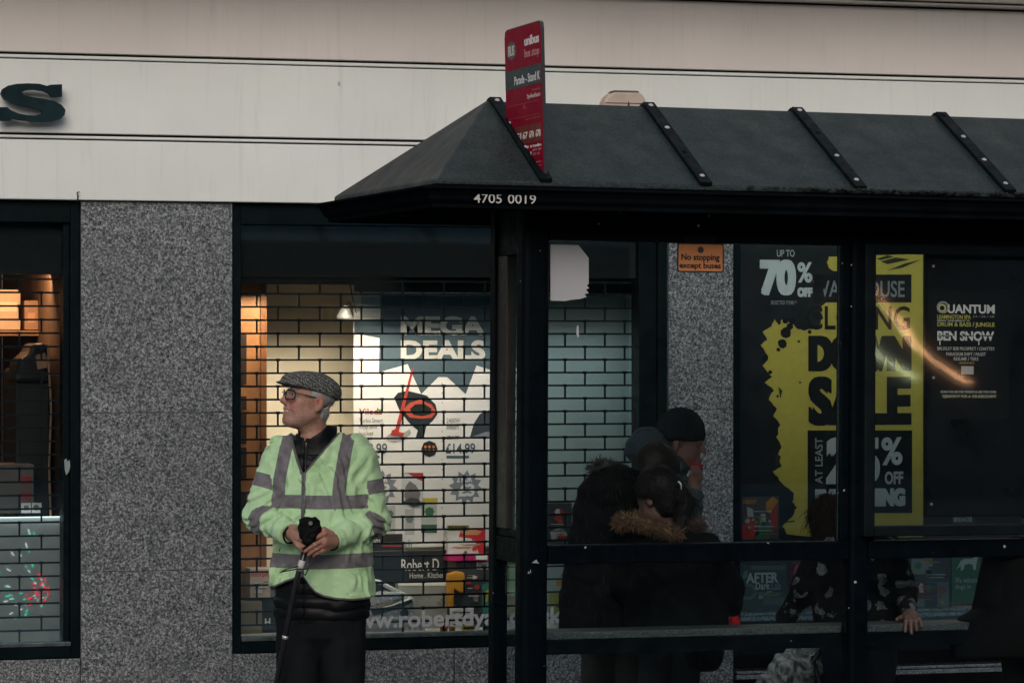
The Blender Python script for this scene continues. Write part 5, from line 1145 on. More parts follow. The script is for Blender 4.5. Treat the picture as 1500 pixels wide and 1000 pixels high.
# brows, teeth, glasses, eyes
def hmesh(nm, mbb, mat, par=None, smooth=True):
    mbb.v = [tuple(hw_(*v)) for v in mbb.v]; return link(nm, mbb.mesh(nm, mat, smooth=smooth), par or man.o)
hmesh('teeth', MB().ball((.0855, 0, -.0725), (.0125, .024, .0068), 12), pmat('teeth', (.60, .56, .48), .3))
for s in (1, -1):
    e = hmesh('eye', MB().ball((.0785, .0315 * s, -.002), .0102, 12), pmat('eye_white', (.5, .46, .43), .2)); hmesh('iris', MB().disc((.0880, .0315 * s + .0005, -.002), .0048, .0008, (1, 0, 0)), pmat('dark_iris', (.02, .025, .03), .1), e)
hmesh('eyebrow', MB().tube([(.093, .012, .0205), (.090, .026, .0245), (.078, .046, .021)], [.003, .004, .002], 8).tube([(.093, -.012, .0205), (.090, -.026, .0245), (.078, -.046, .021)], [.003, .004, .002], 8), th.m)
gm = pmat('black_spectacle_frame', (.010, .010, .012), .25)
def rim(s):
    o = []
    for i in range(28):
        a = 2 * math.pi * i / 28; c_, s_ = math.cos(a), math.sin(a); n_ = .55
        l = .0335 * s + .0255 * math.copysign(abs(c_) ** n_, c_); u = -.005 + .0195 * math.copysign(abs(s_) ** n_, s_)
        o.append((.110 - .014 * ((l * s - .008) / .05) ** 2 * 1.4, l, u))
    return o
mb = MB().tube(rim(1), .0031, 6, True).tube(rim(-1), .0031, 6, True).tube([(.111, .009, .004), (.113, 0, .006), (.111, -.009, .004)], .002, 6)
for s in (1, -1): mb.tube([(.098, .0595 * s, .006), (.090, .068 * s, .007), (.04, .0745 * s, .006), (-.008, .079 * s, .005), (-.030, .082 * s, -.012)], .0024, 6)
gl_ = hmesh('spectacles', mb, gm)
for s in (1, -1):
    r_ = rim(s); hmesh('lens', MB().add([(a - .0004, b, c) for a, b, c in r_], [tuple(range(28)) if s > 0 else tuple(range(28))[::-1]]), glassmat('lens_glass', (.98, .98, .985), .35, 0, 1.5), gl_, False)

# ---- what he holds
mb = MB()
top, mid_, foot = M(452, 790, -.285), M(434, 850, -.27), M(376, 1146, -.17)
st_ = Thing('walking_stick', 'black walking stick with white band held by the man in hi vis', 'walking stick', tuple(M(376, 1146, -.17)), F)
lerp = lambda a, b, u: a + (b - a) * u
st_.part('shaft', MB().tube([top, mid_, foot], [.0125, .0115, .0095], 12), pmat('black_lacquer', (.010, .010, .011), .3), smooth=True)
u0 = lerp(top, mid_, .50); u1 = lerp(top, mid_, .76); st_.part('white_band', MB().tube([u0, u1], .0136, 12), pmat('pale_band', (.55, .52, .52), .5), smooth=True)
ln = M(417, 936, -.23); st_.part('metal_collar', MB().tube([lerp(mid_, foot, .27), lerp(mid_, foot, .285)], .0125, 12), MAT['screw'], smooth=True)
st_.part('wrist_strap', MB().tube([M(456, 812, -.30), M(459, 824, -.325), M(449, 833, -.315), M(434, 833, -.30), M(418, 836, -.285), M(410, 838, -.28), M(420, 833, -.29), M(437, 829, -.30)], .0026, 6).tube([M(455, 815, -.30), M(453, 830, -.32), M(447, 842, -.315), M(443, 838, -.30)], .0028, 6), pmat('black_cord', (.010, .010, .011), .6), smooth=True)
st_.part('ferrule', MB().tube([foot, foot + A(0, 0, .035)], .014, 12), pmat('black_rubber', (.012, .012, .012), .8), smooth=True)
def glove_sdf(p):
    d = cap(p, M(454, 768, -.300), M(452, 800, -.296), .036, .018)
    for x, y, dd, r in ((440, 760, -.30, .013), (446, 757, -.318, .012), (454, 763, -.322, .014), (462, 757, -.31, .013), (468, 761, -.30, .013), (471, 772, -.298, .010), (437, 768, -.30, .011), (463, 770, -.325, .012), (445, 775, -.325, .012)): d = smin(d, cap(p, M(x + (454 - x) * .5, y + 16, dd), M(x + (454 - x) * .12, y + 3, dd), .019, r * .8), .012)
    d = smax(d, -cap(p, M(455, 752, -.30), M(455, 760, -.30), .016, .012), .008)
    return d - .0042 * vnoise(p * 62) - .002 * vnoise(p * 130)
g_o = sculpt('folded_gloves', glove_sdf, M(425, 815, -.36), M(482, 745, -.23), .0028, cloth('black_glove_fabric', (.004, .0045, .005), .3, .7), None)
g_o.matrix_world = F; tag(g_o, 'bunched black gloves with a grey button on top of the walking stick', 'gloves')
mb = MB().disc(M(455, 766, -.350), .0085, .004, (0, -1, .1)); b_ = link('button', mb.mesh('button', pmat('grey_button', (.07, .07, .075), .4)), g_o)

def strands(o, n, L, mat, seed=1, lift=.25, w=.0016, fall=(0, 0, -1), keep=None):
    """separate hair strands lying over a hair shell"""
    rnd = random.Random(seed); vs_ = o.data.vertices; mb = MB(); fv = Vector(fall)
    for _ in range(n):
        v = vs_[rnd.randrange(len(vs_))]; p, nr = v.co.copy(), v.normal
        if keep and not keep(p): continue
        d = (fv - nr * fv.dot(nr)); d = (d.normalized() if d.length > .05 else Vector((rnd.uniform(-1, 1), rnd.uniform(-1, 1), 0))) + Vector((rnd.gauss(0, .3), rnd.gauss(0, .3), rnd.gauss(0, .2)))
        d.normalize(); s = d.cross(nr).normalized() * w; l_ = L * rnd.uniform(.5, 1.2)
        a = p + nr * .001; b = a + d * l_ * .5 + nr * lift * l_ * .6; c = b + d * l_ * .5 - nr * lift * l_ * .35
        mb.add([a - s, a + s, b + s * .8, b - s * .8, c], [(0, 1, 2, 3), (3, 2, 4)])
    return link('hair_strands', mb.mesh('hair_strands', mat), o)
strands([c for c in man.o.children if c.name.startswith('hair')][0], 1500, .020, th.m, 4, .18, .0009)
# ------------------------------------------------ the people inside the shelter
def furmat(name, c):
    t = NTree(name); n_ = t.noise(120, 4, .7, None, 1.5); t.col(t.ramp(n_, [(.3, sc3(c, .35)), (.6, c), (.8, sc3(c, 1.7))])); t.p(Roughness=.9); t.bump(n_, .9, .01); return t.m
def fur(name, path, r, c, par, n=900, L=.035, seed=1):
    """a fur trim: a soft roll covered with separate tapered tufts"""
    rnd = random.Random(seed); mb = MB(); P = [Vector(p) for p in path]; mb.tube(P, [r * .6] + [r] * (len(P) - 2) + [r * .6], 10)
    for _ in range(n):
        i = rnd.randrange(len(P) - 1); u = rnd.random(); p = P[i].lerp(P[i + 1], u); t_ = (P[i + 1] - P[i]).normalized()
        d = Vector((rnd.gauss(0, 1), rnd.gauss(0, 1), rnd.gauss(0, 1))); d = (d - t_ * d.dot(t_)).normalized(); b0 = p + d * r * .8; s = d.cross(t_).normalized() * .0032
        tip = b0 + (d + t_ * rnd.uniform(-.5, .9) + Vector((0, 0, -.25))).normalized() * L * rnd.uniform(.5, 1.1)
        mb.add([b0 - s, b0 + s, tip, b0 + t_ * .003], [(0, 1, 2), (1, 3, 2), (3, 0, 2)])
    return link(name, mb.mesh(name, furmat('fur_trim', c)), par)
def simple_head(p, c, f, sc_=1.0):
    """skull with jaw, nose, chin, brow, ears; f = facing direction"""
    f = A(*f); f = f / np.linalg.norm(f); l = np.cross(A(0, 0, 1), f); l = l / np.linalg.norm(l); u = np.cross(f, l); q = ((p - c) @ np.stack([f, l, u], 1)) / sc_
    d = ell(q, (-.012, 0, .04), (.096, .075, .086)); d = smin(d, ell(q, (.026, 0, -.04), (.062, .055, .082)), .03); d = smin(d, ell(q, (.066, 0, -.10), (.02, .022, .018)), .02)
    d = smin(d, cap(q, (.082, 0, .008), (.106, 0, -.030), .008, .011), .012)
    for s in (1, -1):
        d = smax(d, -ell(q, (.094, .031 * s, -.002), (.014, .014, .010)), .008); d = smin(d, ell(q, (.072, .031 * s, -.002), (.012, .012, .011)), .003); d = smin(d, ell(q, (-.01, .074 * s, -.012), (.018, .008, .03)), .006); d = smin(d, cap(q, (.082, .012 * s, .017), (.068, .04 * s, .018), .009, .008), .012)
    d = smin(d, cap(q, (.088, -.02, -.066), (.088, .02, -.066), .006, .006), .008); d = smin(d, cap(q, (.086, -.018, -.080), (.086, .018, -.080), .007, .007), .007)
    return d * sc_
def hairfn(c, f, grow=.012, cut=.035, back=-.13, sc_=1.0):
    f = A(*f); f = f / np.linalg.norm(f); l = np.cross(A(0, 0, 1), f); l = l / np.linalg.norm(l); u = np.cross(f, l); MM_ = np.stack([f, l, u], 1)
    def fn(p):
        q = ((p - c) @ MM_) / sc_
        d = ell(q, (-.016, 0, .042), (.100 + grow * .6, .079 + grow * .6, .09 + grow * .6)); d = smin(d, ell(q, (-.045, 0, -.04), (.055, .066, .07)), .03)
        reg = q[..., 0] - np.interp(q[..., 2], [-.12, -.03, .0, .05, .09], [-.03, -.02, .012, cut + .035, cut + .07]); reg = np.maximum(reg, back - q[..., 2])
        d = smax(d, reg, .012); return (d - .004 * vnoise(p * A(45, 45, 14)) - .002 * vnoise(p * A(110, 110, 30))) * sc_
    return fn
PALE = skinmat((.115, .068, .055)); HAIRD = NTree('dark_hair'); HAIRD.col(HAIRD.ramp(HAIRD.noise(90), [(.3, (.003, .0028, .003)), (.7, (.012, .010, .009))])); HAIRD.p(Roughness=.6); HAIRD.b.inputs['Specular IOR Level'].default_value = .15; HAIRD = HAIRD.m
BLK = cloth('black_coat_cloth', (.0013, .0019, .0025), .3, .8, 160, .3)
zero = {'ruddy': lambda V: np.zeros(len(V)) + .15, 'stubble': lambda V: np.zeros(len(V))}

# woman in a beanie, walking past to the right behind the bench
F, M, k = pframe(985, 13.9)
B = Thing('person', 'person in a dark knitted beanie and grey hooded jacket facing right', 'person', (0, 0, 0), F)
hc = M(1000, 648, 0); fd = (.93, -.30, -.12)
def bodyB(p):
    d = simple_head(p, hc, fd, .98); d = smin(d, cap(p, hc + A(-.03, 0, -.06), M(975, 712), .05, .06), .03)
    d = smin(d, chain(p, [(M(0, y)[2], M(x, 0)[0], 0, rx, ry) for y, x, rx, ry in ((700, 968, .06, .06), (735, 962, .14, .09), (860, 965, .14, .10), (960, 965, .15, .10))]), .04)
    d = smin(d, cap(p, M(955, 960), M(935, 1090, .05), .085, .055), .03); d = smin(d, cap(p, M(980, 960), M(1010, 1090, -.05), .085, .055), .03)
    d = smin(d, cap(p, M(935, 1095, .05), M(965, 1100, .03), .04, .035), .02); d = smin(d, cap(p, M(1010, 1095, -.05), M(1045, 1098, -.06), .04, .035), .02); 
    d = smin(d, smin(cap(p, M(985, 735, -.12), M(995, 810, -.13), .045, .04), cap(p, M(995, 810, -.13), M(1018, 715, -.13), .035, .028), .02), .02)
    d = smin(d, hand(p, M(1017, 716, -.13), (M(1012, 700, -.15), M(1022, 700, -.13)), [M(1013 + 3 * i, 684, -.15 + .008 * i) for i in range(4)], [M(1014 + 3 * i, 692, -.165 + .008 * i) for i in range(4)], thumb=(M(1022, 708, -.12), M(1026, 698, -.13), M(1026, 690, -.13))), .01)
    return d
sculpt('body', bodyB, M(905, 1118, -.25), M(1070, 590, .2), .0065, PALE, B.o, zero)
def jackB(p):
    d = chain(p, [(M(0, y)[2], M(x, 0)[0], 0, rx, ry) for y, x, rx, ry in ((690, 968, .085, .085), (715, 966, .16, .12), (760, 964, .175, .135), (860, 965, .17, .14), (945, 966, .185, .145))], 2.3)
    d = smin(d, smin(cap(p, M(990, 722, -.10), M(1000, 812, -.14), .068, .06), cap(p, M(1000, 812, -.14), M(1016, 728, -.135), .055, .042), .02), .02); d = smin(d, smin(cap(p, M(950, 725, .12), M(945, 830, .14), .065, .055), cap(p, M(945, 830, .14), M(985, 890, .1), .05, .04), .02), .02)
    h = ell(p, M(953, 655, .02), (.105, .115, .085)); h = smin(h, ell(p, M(972, 682, .0), (.11, .115, .07)), .03); h = smax(h, -ell(p, M(1012, 655, .0), (.085, .085, .10)), .01); d = smin(d, h, .03)
    d = smax(d, -ell(p, M(1012, 655, -.02), (.075, .085, .095)), .01)
    return d - .009 * vnoise(p * 14) - .006 * vnoise(p * 30) - .006 * np.abs(np.sin(p[..., 2] * 55 + 2 * vnoise(p * 7)))
sculpt('hooded_jacket', jackB, M(900, 965, -.25), M(1050, 600, .25), .007, cloth('slate_jacket', (.042, .054, .060), .25, .75, 120), B.o)
def bean(p):
    f = A(*fd); f /= np.linalg.norm(f); l = np.cross(A(0, 0, 1), f); l /= np.linalg.norm(l); u = np.cross(f, l); q = (p - hc) @ np.stack([f, l, u], 1)
    d = ell(q, (-.016, 0, .05), (.110, .092, .105)); d = smax(d, .012 + .12 * np.clip(q[..., 0], 0, .1) - .25 * np.clip(-q[..., 0], 0, .2) - q[..., 2], .008); cuf = np.abs(q[..., 2] - .035) < .022
    return d - .003 * np.sin(np.arctan2(q[..., 1], q[..., 0] + .016) * 42) * .5 - .004 * cuf - .002 * vnoise(p * 40)
sculpt('beanie', bean, M(950, 675, -.15), M(1045, 580, .15), .004, cloth('dark_knit', (.018, .021, .023), .3, .9, 260, .6), B.o)
def scarf(p): return ell(p, M(1020, 684, -.055), (.030, .03, .028)) - .004 * vnoise(p * 50)
sculpt('red_scarf', scarf, M(1005, 705, -.12), M(1036, 665, .02), .005, cloth('red_scarf_wool', (.22, .03, .04), .3), B.o)
def trB(p):
    d = cap(p, M(955, 935), M(936, 1085, .05), .105, .07); d = smin(d, cap(p, M(978, 935), M(1008, 1085, -.05), .105, .07), .02); return d - .004 * vnoise(p * 18)
sculpt('trousers', trB, M(900, 1105, -.2), M(1060, 900, .2), .009, cloth('dark_jeans', (.020, .024, .030), .3), B.o)

# person in the dark parka, seated on the bench with the back to us, bending to the girl
F, M, k = pframe(905, 12.8)
C_ = Thing('person', 'person in a black parka with grey fur hood leaning towards the girl', 'person', (0, 0, 0), F)
hc2 = M(960, 697, .08); fd2 = (.55, .62, -.55)
def bodyC(p):
    d = simple_head(p, hc2, fd2, 1.0); d = smin(d, cap(p, hc2 + A(-.03, -.03, -.03), M(925, 735, .02), .052, .06), .03)
    d = smin(d, chain(p, [(M(0, y)[2], M(x, 0)[0], 0, rx, ry) for y, x, rx, ry in ((725, 915, .08, .08), (760, 910, .16, .10), (850, 900, .17, .12), (925, 898, .18, .13))]), .04)
    for x_, x2 in ((878, 868), (925, 915)): d = smin(d, cap(p, M(x_, 915, .0), M(x_, 935, .36), .075, .055), .03); d = smin(d, cap(p, M(x_, 935, .36), M(x2, 1150, .38), .055, .04), .03); d = smin(d, cap(p, M(x2, 1158, .38), M(x2, 1160, .52), .04, .035), .02)
    d = smin(d, smin(cap(p, M(950, 755, .05), M(962, 830, .22), .05, .04), cap(p, M(962, 830, .22), M(925, 850, .34), .04, .028), .02), .02)
    d = smin(d, hand(p, M(925, 850, .34), (M(915, 845, .36), M(915, 860, .36)), [M(902, 850 + 4 * i, .36) for i in range(4)], [M(908, 846 + 4 * i, .375) for i in range(4)], thumb=(M(922, 842, .34), M(915, 838, .34), M(908, 838, .34))), .01)
    return d
sculpt('body', bodyC, M(830, 1180, -.2), M(1010, 620, .62), .0075, PALE, C_.o, zero)
def parka(p):
    d = chain(p, [(M(0, y)[2], M(x, 0)[0], .0, rx, ry) for y, x, rx, ry in ((690, 905, .10, .10), (715, 902, .155, .125), (760, 898, .165, .145), (850, 893, .19, .17), (935, 890, .235, .20), (948, 890, .235, .20))], 2.2)
    d = smin(d, smin(cap(p, M(945, 742, .02), M(965, 832, .2), .072, .066), cap(p, M(965, 832, .2), M(935, 850, .32), .06, .05), .02), .025); d = smin(d, smin(cap(p, M(866, 745, .0), M(858, 850, .06), .075, .062), cap(p, M(858, 850, .06), M(890, 880, .28), .06, .05), .02), .02)
    h = ell(p, M(897, 712, -.06), (.105, .10, .085)); d = smin(d, h, .03)
    d = smax(d, -ell(p, hc2 + A(-.0, .03, .02), (.09, .09, .12)), .01)
    return d - .011 * vnoise(p * A(11, 11, 6)) - .006 * vnoise(p * 26) - .005 * np.abs(np.sin(p[..., 2] * 34 + 1.5 * vnoise(p * 6)))
pk = sculpt('parka', parka, M(820, 960, -.26), M(1000, 660, .45), .008, BLK, C_.o)
fur('hood_fur', [M(870, 690, -.02), M(876, 683, -.07), (M(886, 683, -.09)), M(900, 690, -.07), M(914, 700, -.01), M(924, 712, .03)], .022, (.055, .052, .048), C_.o, 800, .04, 3)
sculpt('hair', hairfn(hc2, fd2, .012, .03), hc2 - A(.16, .16, .16), hc2 + A(.16, .16, .17), .005, HAIRD, C_.o)
strands(C_.o.children[-1], 900, .05, HAIRD, 5, .3)
def trC(p):
    d = 1e9
    for x_, x2 in ((878, 868), (925, 915)): d = np.minimum(d, smin(cap(p, M(x_, 920, .0), M(x_, 935, .36), .092, .075), cap(p, M(x_, 935, .36), M(x2, 1145, .38), .075, .058), .03))
    return d - .004 * vnoise(p * 18)
sculpt('trousers', trC, M(835, 1160, -.15), M(960, 880, .5), .009, cloth('olive_trousers', (.045, .042, .034), .3), C_.o)

# girl with a ponytail and tan fur hood, beside the parka
F, M, k = pframe(985, 12.55)
G_ = Thing('person', 'girl with a dark ponytail and tan fur hood trim sitting on the bench', 'person', (0, 0, 0), F)
hc3 = M(962, 729, .02); fd3 = (-.74, .60, -.32); GS = .90
def bodyG(p):
    d = simple_head(p, hc3, fd3, GS); d = smin(d, cap(p, hc3 + A(.025, 0, -.05), M(985, 790, .02), .042, .05), .025)
    d = smin(d, chain(p, [(M(0, y)[2], M(x, 0)[0], 0, rx, ry) for y, x, rx, ry in ((785, 988, .07, .07), (810, 988, .13, .09), (870, 988, .14, .10), (935, 988, .16, .12))]), .04)
    for x_ in (965, 1010): d = smin(d, cap(p, M(x_, 925, .0), M(x_ - 6, 935, .30), .065, .05), .03); d = smin(d, cap(p, M(x_ - 6, 935, .30), M(x_ - 10, 1150, .30), .05, .035), .03); d = smin(d, cap(p, M(x_ - 10, 1162, .30), M(x_ - 12, 1164, .42), .035, .03), .02)
    d = smin(d, smin(cap(p, M(1030, 810, .0), M(1062, 860, -.01), .04, .035), cap(p, M(1062, 860, -.01), M(1072, 893, .05), .03, .024), .02), .02)
    return d
sculpt('body', bodyG, M(900, 1185, -.2), M(1110, 670, .5), .006, PALE, G_.o, zero)
def coatG(p):
    d = chain(p, [(M(0, y)[2], M(x, 0)[0], .0, rx, ry) for y, x, rx, ry in ((772, 978, .10, .09), (792, 985, .17, .12), (830, 990, .185, .135), (880, 990, .20, .15), (930, 990, .22, .17), (940, 990, .22, .17))], 2.3)
    d = smin(d, smin(cap(p, M(1035, 800, .0), M(1066, 862, -.02), .068, .06), cap(p, M(1066, 862, -.02), M(1071, 886, .05), .055, .045), .02), .02); d = smin(d, smin(cap(p, M(930, 805, .02), M(918, 860, .06), .068, .058), cap(p, M(918, 860, .06), M(940, 895, .22), .055, .045), .02), .02)
    d = smax(d, -cap(p, hc3, M(978, 775, .02), .08, .05), .01)
    return d - .011 * vnoise(p * A(12, 12, 7)) - .006 * vnoise(p * 28)
sculpt('coat', coatG, M(880, 955, -.25), M(1110, 755, .35), .008, BLK, G_.o)
fur('hood_fur', [M(907, 768, .0), M(916, 761, -.06), M(932, 763, -.10), M(950, 768, -.12), M(968, 774, -.12), M(982, 780, -.11), M(1000, 784, -.10)], .023, (.20, .105, .055), G_.o, 1300, .036, 5)
fur('hood_fur', [M(1008, 776, -.05), M(1018, 766, -.04), M(1026, 772, .02)], .020, (.085, .05, .03), G_.o, 450, .03, 6)
hg = sculpt('hair', hairfn(hc3, fd3, .016, .05, -.10, GS), hc3 - A(.15, .15, .13), hc3 + A(.15, .15, .16), .0045, HAIRD, G_.o)
strands(hg, 900, .05, HAIRD, 6, .15, .0014, (.8, -.2, -.35))
def pony(p): return smin(cap(p, M(990, 710, .0), M(1002, 735, -.03), .030, .038), cap(p, M(1002, 735, -.03), M(996, 785, -.05), .038, .018), .02) - .005 * vnoise(p * A(55, 55, 12))
sculpt('ponytail', pony, M(970, 800, -.13), M(1030, 690, .08), .0045, HAIRD, G_.o)
strands(G_.o.children[-1], 700, .07, HAIRD, 7, .25)
c_ = M(993, 712, -.015); mb = MB().tube([c_ + A(.012 * math.cos(a), -.03, .02 * math.sin(a)) for a in (-.6, 0, .6, 1.2, 1.7)], .004, 8); link('hair_tie', mb.mesh('hair_tie', pmat('white_elastic', (.65, .65, .64), .5), smooth=True), G_.o)
def mit(p): return smin(cap(p, M(1072, 893, .05), M(1077, 912, .05), .020, .022), cap(p, M(1070, 900, .04), M(1066, 908, .03), .011, .009), .008) - .001 * vnoise(p * 60)
sculpt('red_mitten', mit, M(1055, 925, -.02), M(1092, 880, .1), .004, cloth('red_wool', (.33, .012, .016), .25), G_.o)
link('mitten_cuff', MB().tube([M(1069, 884, .05), M(1072, 892, .05)], [.027, .026], 12).mesh('mitten_cuff', cloth('white_fleece', (.45, .47, .47)), smooth=True), G_.o)
def trG(p):
    d = 1e9
    for x_ in (965, 1010): d = np.minimum(d, smin(cap(p, M(x_, 925, .0), M(x_ - 6, 935, .30), .082, .068), cap(p, M(x_ - 6, 935, .30), M(x_ - 10, 1150, .30), .068, .055), .03))
    return d - .004 * vnoise(p * 18)
sculpt('trousers', trG, M(905, 1165, -.15), M(1070, 880, .45), .009, cloth('grey_jeans', (.028, .033, .038), .3), G_.o)
# black shoulder bag hanging beside the bench
x0, z0, x1, z1_ = *M(1003, 984, .02)[[0, 2]], *M(1060, 900, .02)[[0, 2]]
t = Thing('shoulder_bag', 'soft black shoulder bag hanging below the bench beside the girl', 'bag', tuple(M(1031, 984, .02)), F)
def bag(p): return smax(smin(ell(p, M(1031, 955, .02), (.082, .06, .095)), ell(p, M(1031, 925, .02), (.07, .05, .10)), .03), -p[..., 2] + z0, .02) - .004 * vnoise(p * 20)
o = sculpt('body', bag, M(995, 995, -.1), M(1068, 885, .12), .007, BLK, t.o); o.matrix_parent_inverse = t.o.matrix_local.inverted() @ F
t.part('strap', MB().tube([M(1012, 905, .02), M(1015, 880, .0), M(1022, 850, -.06)], .008, 8), BLK, smooth=True)

# woman in the floral jacket, facing left behind the second post, hand on the bench
F, M, k = pframe(1255, 13.0)
E_ = Thing('person', 'person in a black jacket with white flowers resting one hand on the bench', 'person', (0, 0, 0), F)
hc4 = M(1215, 772, .06); fd4 = (.15, .95, -.25)
fl_ = NTree('floral_cloth'); co = fl_.coord(); vor = fl_.n('TexVoronoi', {'Vector': co, 'Scale': 13.0, 'Randomness': .9}); dv = vor.outputs['Distance']
pet = fl_.math('ADD', dv, fl_.math('MULTIPLY', fl_.math('SUBTRACT', fl_.noise(24, 3, .6, co, 1.0), .5), .75))
pm = fl_.math('MULTIPLY', fl_.math('LESS_THAN', pet, .33), fl_.math('GREATER_THAN', fl_.noise(3.2, 2, .5, co), .46))
pcol = fl_.ramp(fl_.noise(40, 4, .6, co, 1.0), [(.35, (.04, .045, .05)), (.55, (.14, .14, .148)), (.75, (.24, .235, .24))])
fl_.col(fl_.mix(pm, (.003, .0036, .0048), pcol)); fl_.p(Roughness=.8); fl_.b.inputs['Specular IOR Level'].default_value = .1
ARE = (M(1302, 800, .03), M(1322, 866, -.08), M(1331, 898, -.30))
def bodyE(p):
    d = simple_head(p, hc4, fd4, .95); d = smin(d, cap(p, hc4 + A(.03, 0, -.06), M(1250, 815, .02), .05, .06), .03)
    d = smin(d, chain(p, [(M(0, y)[2], M(x, 0)[0], 0, rx, ry) for y, x, rx, ry in ((800, 1255, .08, .08), (830, 1258, .14, .10), (930, 1262, .16, .11))]), .04)
    for x_ in (1235, 1285): d = smin(d, cap(p, M(x_, 930, .0), M(x_ - 5, 1110, .0), .075, .04), .03); d = smin(d, cap(p, M(x_ - 5, 1135, .0), M(x_ - 28, 1138, .0), .035, .03), .02)
    S, E, Wr = ARE; d = smin(d, smin(cap(p, S, E, .04, .036), cap(p, E, Wr, .034, .024), .02), .02)
    d = smin(d, hand(p, Wr, (M(1327, 903, -.41), M(1342, 902, -.41)), [M(1326, 924, -.518), M(1335, 927, -.518), M(1343, 922, -.518), M(1351, 917, -.515)], [M(1327, 909, -.508), M(1334, 909, -.512), M(1341, 908, -.512), M(1347, 906, -.505)], thumb=(M(1326, 902, -.36), M(1318, 905, -.40), M(1314, 907, -.43)), r=.0085, palm=.019), .01)
    return d
sculpt('body', bodyE, M(1170, 1155, -.57), M(1365, 700, .2), .0045, PALE, E_.o, zero)
def jackE(p):
    d = chain(p, [(M(0, y)[2], M(x, 0)[0], .0, rx, ry) for y, x, rx, ry in ((765, 1250, .085, .085), (792, 1255, .175, .125), (830, 1258, .19, .135), (880, 1258, .19, .14), (930, 1256, .19, .14), (940, 1256, .19, .14))], 2.3)
    S, E, Wr = ARE; d = smin(d, smin(cap(p, S, E, .062, .056), cap(p, E, lerp(E, Wr, 1.0), .052, .040), .02), .02)
    d = smin(d, smin(cap(p, M(1205, 800, .02), M(1180, 862, -.02), .066, .056), cap(p, M(1180, 862, -.02), M(1150, 905, .05), .052, .042), .02), .02)
    return d - .010 * vnoise(p * A(12, 12, 7)) - .005 * vnoise(p * 28)
sculpt('floral_jacket', jackE, M(1130, 955, -.45), M(1360, 740, .25), .0075, fl_.m, E_.o)
hB = NTree('brown_hair'); hB.col(hB.ramp(hB.noise(90), [(.3, (.005, .0036, .003)), (.7, (.020, .013, .0095))])); hB.p(Roughness=.7); hB.b.inputs['Specular IOR Level'].default_value = .08
h4 = hairfn(hc4, fd4, .022, .05, -.15, .95)
sculpt('hair', lambda p: smin(h4(p), smin(cap(p, hc4 + A(0, -.06, -.02), M(1228, 800, -.05), .075, .06), cap(p, hc4 + A(.05, 0, -.02), M(1248, 795, .0), .06, .05), .02), .03) - .007 * vnoise(p * A(50, 50, 16)) - .004 * vnoise(p * A(120, 120, 40)), hc4 - A(.18, .22, .24), hc4 + A(.2, .18, .18), .006, hB.m, E_.o)
strands(E_.o.children[-1], 1200, .07, hB.m, 8, .25)
def trE(p):
    d = 1e9
    for x_ in (1235, 1285): d = np.minimum(d, cap(p, M(x_, 930, .0), M(x_ - 5, 1120, .0), .09, .055))
    return d - .004 * vnoise(p * 18)
sculpt('trousers', trE, M(1190, 1135, -.15), M(1330, 890, .15), .009, cloth('navy_trousers', (.008, .010, .018), .3), E_.o)
# person in black at the far right, sitting with the back to us
F, M, k = pframe(1512, 12.7)
H_ = Thing('person', 'person in a plain black coat sitting with the back turned below the display case', 'person', (0, 0, 0), F)
hc5 = M(1516, 728, .10); fd5 = (.2, .97, -.1)
def bodyH(p):
    d = simple_head(p, hc5, fd5, 1.0); d = smin(d, cap(p, hc5 + A(0, -.03, -.06), M(1514, 800, .02), .052, .06), .03)
    d = smin(d, chain(p, [(M(0, y)[2], M(x, 0)[0], 0, rx, ry) for y, x, rx, ry in ((795, 1514, .08, .08), (830, 1514, .15, .10), (925, 1514, .18, .12))]), .04)
    for x_ in (1493, 1538): d = smin(d, cap(p, M(x_, 920, .0), M(x_, 938, .36), .075, .055), .03); d = smin(d, cap(p, M(x_, 938, .36), M(x_, 1150, .36), .055, .04), .03); d = smin(d, cap(p, M(x_, 1156, .36), M(x_, 1158, .5), .04, .035), .02)
    return d
sculpt('body', bodyH, M(1438, 1180, -.2), M(1598, 660, .6), .008, PALE, H_.o, zero)
def coatH(p):
    d = chain(p, [(M(0, y)[2], M(x, 0)[0], .0, rx, ry) for y, x, rx, ry in ((785, 1514, .10, .10), (815, 1512, .16, .13), (860, 1510, .19, .15), (888, 1508, .20, .17), (905, 1500, .27, .19), (942, 1496, .29, .20), (960, 1496, .29, .20))], 2.2)
    for s in (1, -1): d = smin(d, smin(cap(p, M(1513 + 50 * s, 825, .0), M(1513 + 66 * s, 890, .06), .07, .06), cap(p, M(1513 + 66 * s, 890, .06), M(1513 + 30 * s, 905, .32), .058, .045), .02), .02)
    return d - .006 * vnoise(p * A(12, 12, 7))
sculpt('coat', coatH, M(1408, 975, -.27), M(1608, 770, .45), .009, BLK, H_.o)
sculpt('hair', hairfn(hc5, fd5, .014, .03, -.14), hc5 - A(.16, .16, .18), hc5 + A(.16, .16, .17), .007, HAIRD, H_.o)
def trH(p):
    d = 1e9
    for x_ in (1493, 1538): d = np.minimum(d, smin(cap(p, M(x_, 920, .0), M(x_, 938, .36), .092, .075), cap(p, M(x_, 938, .36), M(x_, 1145, .36), .075, .058), .03))
    return d - .004 * vnoise(p * 18)
sculpt('trousers', trH, M(1448, 1160, -.15), M(1588, 870, .5), .01, BLK, H_.o)

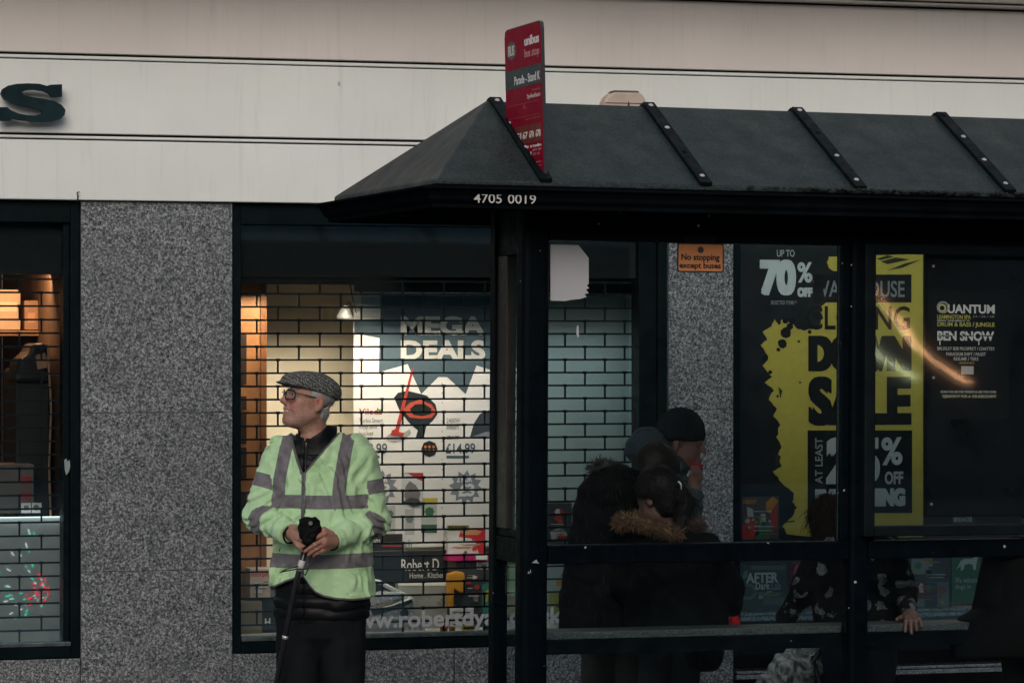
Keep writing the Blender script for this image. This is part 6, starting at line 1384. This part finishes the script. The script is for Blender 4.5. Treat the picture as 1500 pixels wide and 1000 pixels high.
# pushchair behind the bench, its grey patterned blanket showing below
F, M, k = pframe(1180, 13.25)
t = Thing('pushchair', 'dark pushchair with a crumpled grey and white blanket behind the bench', 'pushchair', tuple(M(1180, 1130, 0)), F)
fm_ = pmat('black_tube', (.012, .013, .015), .35, .4)
sd = lambda y: [M(1235, 905, y), M(1160, 1010, y), M(1100, 1105, y)]
for y in (-.20, .20): t.part('frame_tube', MB().tube(sd(y), .011, 8).tube([M(1190, 960, y), M(1225, 1105, y)], .010, 8), fm_, smooth=True)
t.part('handle', MB().tube([M(1235, 905, -.2), M(1240, 897, -.19), M(1240, 897, .19), M(1235, 905, .2)], .012, 8), fm_, smooth=True)
for px_ in (1105, 1225):
    for y in (-.22, .22):
        c = M(px_, 1105, y); r = c[2]; w_ = t.part('wheel', MB().tube([c + A(math.cos(a) * (r - .014), 0, math.sin(a) * (r - .014)) for a in [2 * math.pi * i / 20 for i in range(20)]], .014, 8, True), pmat('tyre', (.012, .012, .012), .8), smooth=True)
        t.part('hub', MB().disc(c + A(0, .01, 0), r * .55, .02, (0, -1, 0), 16), pmat('grey_hub', (.10, .10, .11), .5), w_)
def seat(p): return chain(p, [(M(0, y)[2], M(x, 0)[0], 0, rx, .17) for y, x, rx in ((1065, 1150, .10), (1010, 1165, .12), (960, 1200, .09), (915, 1225, .05))]) - .004 * vnoise(p * 15)
o = sculpt('seat', seat, M(1090, 1080, -.25), M(1260, 905, .25), .009, cloth('black_canvas', (.010, .011, .013), .3), None); o.parent = t.o; o.matrix_parent_inverse = t.o.matrix_local.inverted() @ F
def blank(p):
    d = smin(cap(p, M(1198, 955, -.10), M(1158, 985, -.15), .075, .08), cap(p, M(1158, 985, -.15), M(1128, 1008, -.13), .08, .06), .03); return d - .014 * np.abs(vnoise(p * A(14, 14, 14))) - .008 * np.sin((p[..., 0] + p[..., 2]) * 90 + 4 * vnoise(p * 9)) * .6
tb_ = NTree('patterned_blanket'); tb_.col(tb_.ramp(tb_.noise(16, 4, .6, None, 1.5), [(.38, (.03, .035, .04)), (.5, (.13, .14, .145)), (.62, (.36, .37, .38))])); tb_.p(Roughness=.9)
bo = sculpt('blanket', blank, M(1095, 1045, -.30), M(1235, 920, .05), .006, tb_.m, None); bo.matrix_world = F; tag(bo, 'crumpled grey and white patterned blanket lying in the pushchair', 'blanket')
